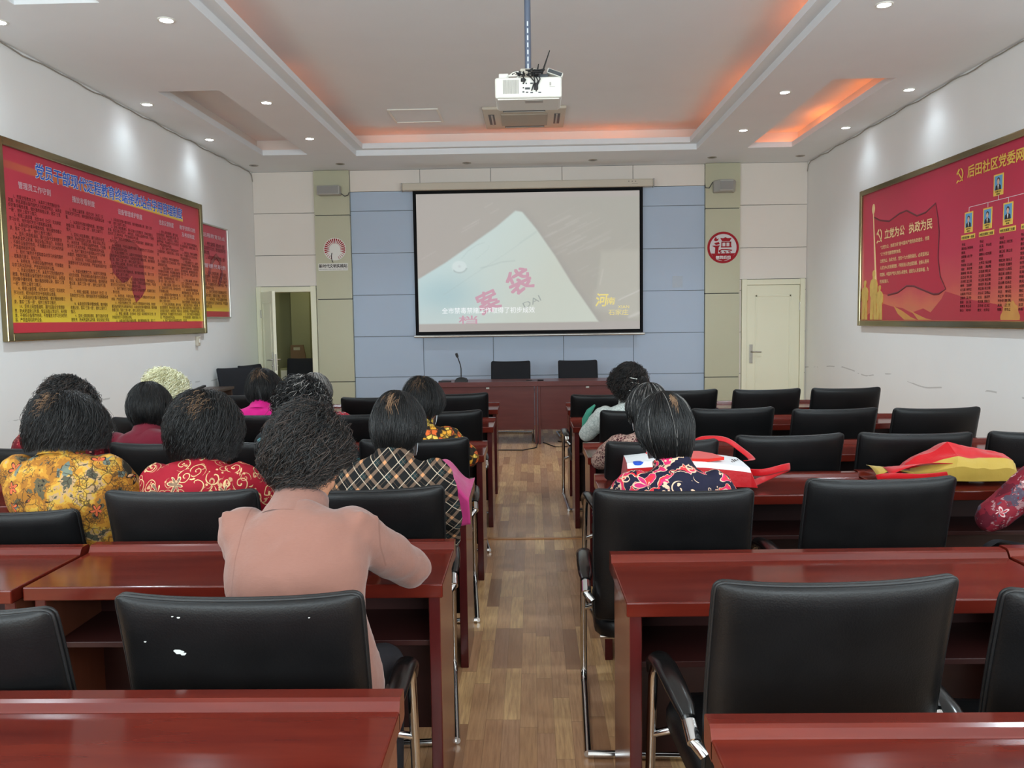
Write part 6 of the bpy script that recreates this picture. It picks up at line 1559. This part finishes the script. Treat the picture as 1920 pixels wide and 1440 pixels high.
YEL = plain('yellow_bag_cloth', (182, 154, 66), (168, 138, 58), 9, 0.6, 0.5)
t = thing('shopping_bag', 'crumpled yellow and red shopping bag lying on the fourth right desk', 'bag', (1.86, 3.78, ZD), R(-4))
mb = MB(); rings = []
for x, h, y0, y1, k in ((-.20, .01, -.04, .05, 0), (-.16, .045, -.06, .09, .3), (-.06, .075, -.10, .12, .6), (.02, .105, -.12, .12, 1), (.10, .10, -.125, .12, .7), (.18, .095, -.115, .11, .4), (.265, .085, -.105, .10, .2), (.28, .07, -.10, .095, 0)):
    rings.append([(x, y0, .0), (x, (y0+y1)/2, .0), (x+.01, y1, .0), (x, y1-.005, h*.55), (x+.01, y1-.03, h*1.05+.03*k), (x, (y0+y1)/2, h*1.15+.035*k), (x+.012, y0+.04, h*1.0), (x-.006, y0-.004, h*.62)])
mb.loft(rings, True, False); bag = mb.build('body', [YEL, RED], t)
for i, p in enumerate(bag.data.polygons):
    if i % 8 in (3, 4, 5) and i < 56: p.material_index = 1
sd = bag.modifiers.new('soft', 'SUBSURF'); sd.subdivision_type = 'SIMPLE'; sd.levels = 3; me = evaluated(bag); bag.modifiers.clear(); old = bag.data; bag.data = me
for v in me.vertices:
    q = v.co*11; k = 0.35+0.65*min(1, v.co.z*14)
    v.co += Vector((mnoise.noise(q), mnoise.noise(q+Vector((9, 2, 1))), mnoise.noise(q*1.4+Vector((3, 7, 5)))))*(.011*k); v.co.z = max(v.co.z, .001)
mb = MB(); v, f = cloth_grid(lambda u, w: (-.30+.24*u, -.05+.16*w-.03*u, .006+.055*u*(0.6+.4*math.sin(3*w))+.028*math.sin(5*u+2*w)*(1-u)), 14, 9, .002); mb.add(v, f, True); mb.build('flap', YEL, t)
mb = MB(); v, f = cloth_grid(lambda u, w: (-.26+.30*u, -.09+.15*w-.01*u, .020+.072*u+.02*math.sin(4*u+3*w)), 14, 9, .002); mb.add(v, f, True); mb.build('side_panel', RED, t)
mb = MB(); strap(mb, [(-.02, -.11, .03), (-.14, -.13, .022), (-.27, -.14, .028), (-.33, -.13, .018), (-.28, -.10, .010), (-.14, -.10, .018), (-.02, -.09, .02)], .026); mb.build('handle', RED, t)

PNK = plain('pink_bag_cloth', (184, 56, 118), (168, 46, 106), 10, 0.75, 0.5)
t = thing('cloth_bag', 'pink cloth bag draped over the aisle end of the fourth left desk', 'bag', (-.37, 3.62, ZD), R(0))
def drape(u, w):
    # u: across towards the aisle, w: from the far side to the near side, hanging over the near desk edge
    x = -.20+.30*u; s_ = w*.48; y_edge = .185-.40
    y = .10-s_; z = .022+.085*math.sin(min(1, u*1.05)*math.pi)**1.2*(1-.3*w)+.022*math.sin(7*u+5*w)*w+.012*math.sin(13*u-4*w)
    if y < y_edge-.012:
        ov = (y_edge-.012-y); y = y_edge-.022-.02*math.sin(6*u)*min(1, ov*10)-.012; z = z*max(0, 1-ov*8)-ov*(.95-.5*abs(u-.45))
        x += .05*ov*(u-.5)
    return (x, y, max(z, .006) if y > y_edge-.01 else z)
mb = MB(); v, f = cloth_grid(drape, 34, 40, .003); mb.add(v, f, True); mb.build('cloth', PNK, t)
mb = MB()
for k, (a, b) in enumerate(((-.02, .07), (-.035, .055), (-.05, .04))):
    put_text(mb, '\u5065\u5eb7\u751f\u6d3b' if k == 1 else '|||:|||', -.16+.015*k, .078-.022*k, .018, y=-.0, fit_w=.09)
MT = Matrix.Translation((0.06, -.12, .045)) @ Matrix.Rotation(R(-62), 4, 'X')
mb.v = [tuple(MT @ Vector(q)) for q in mb.v]
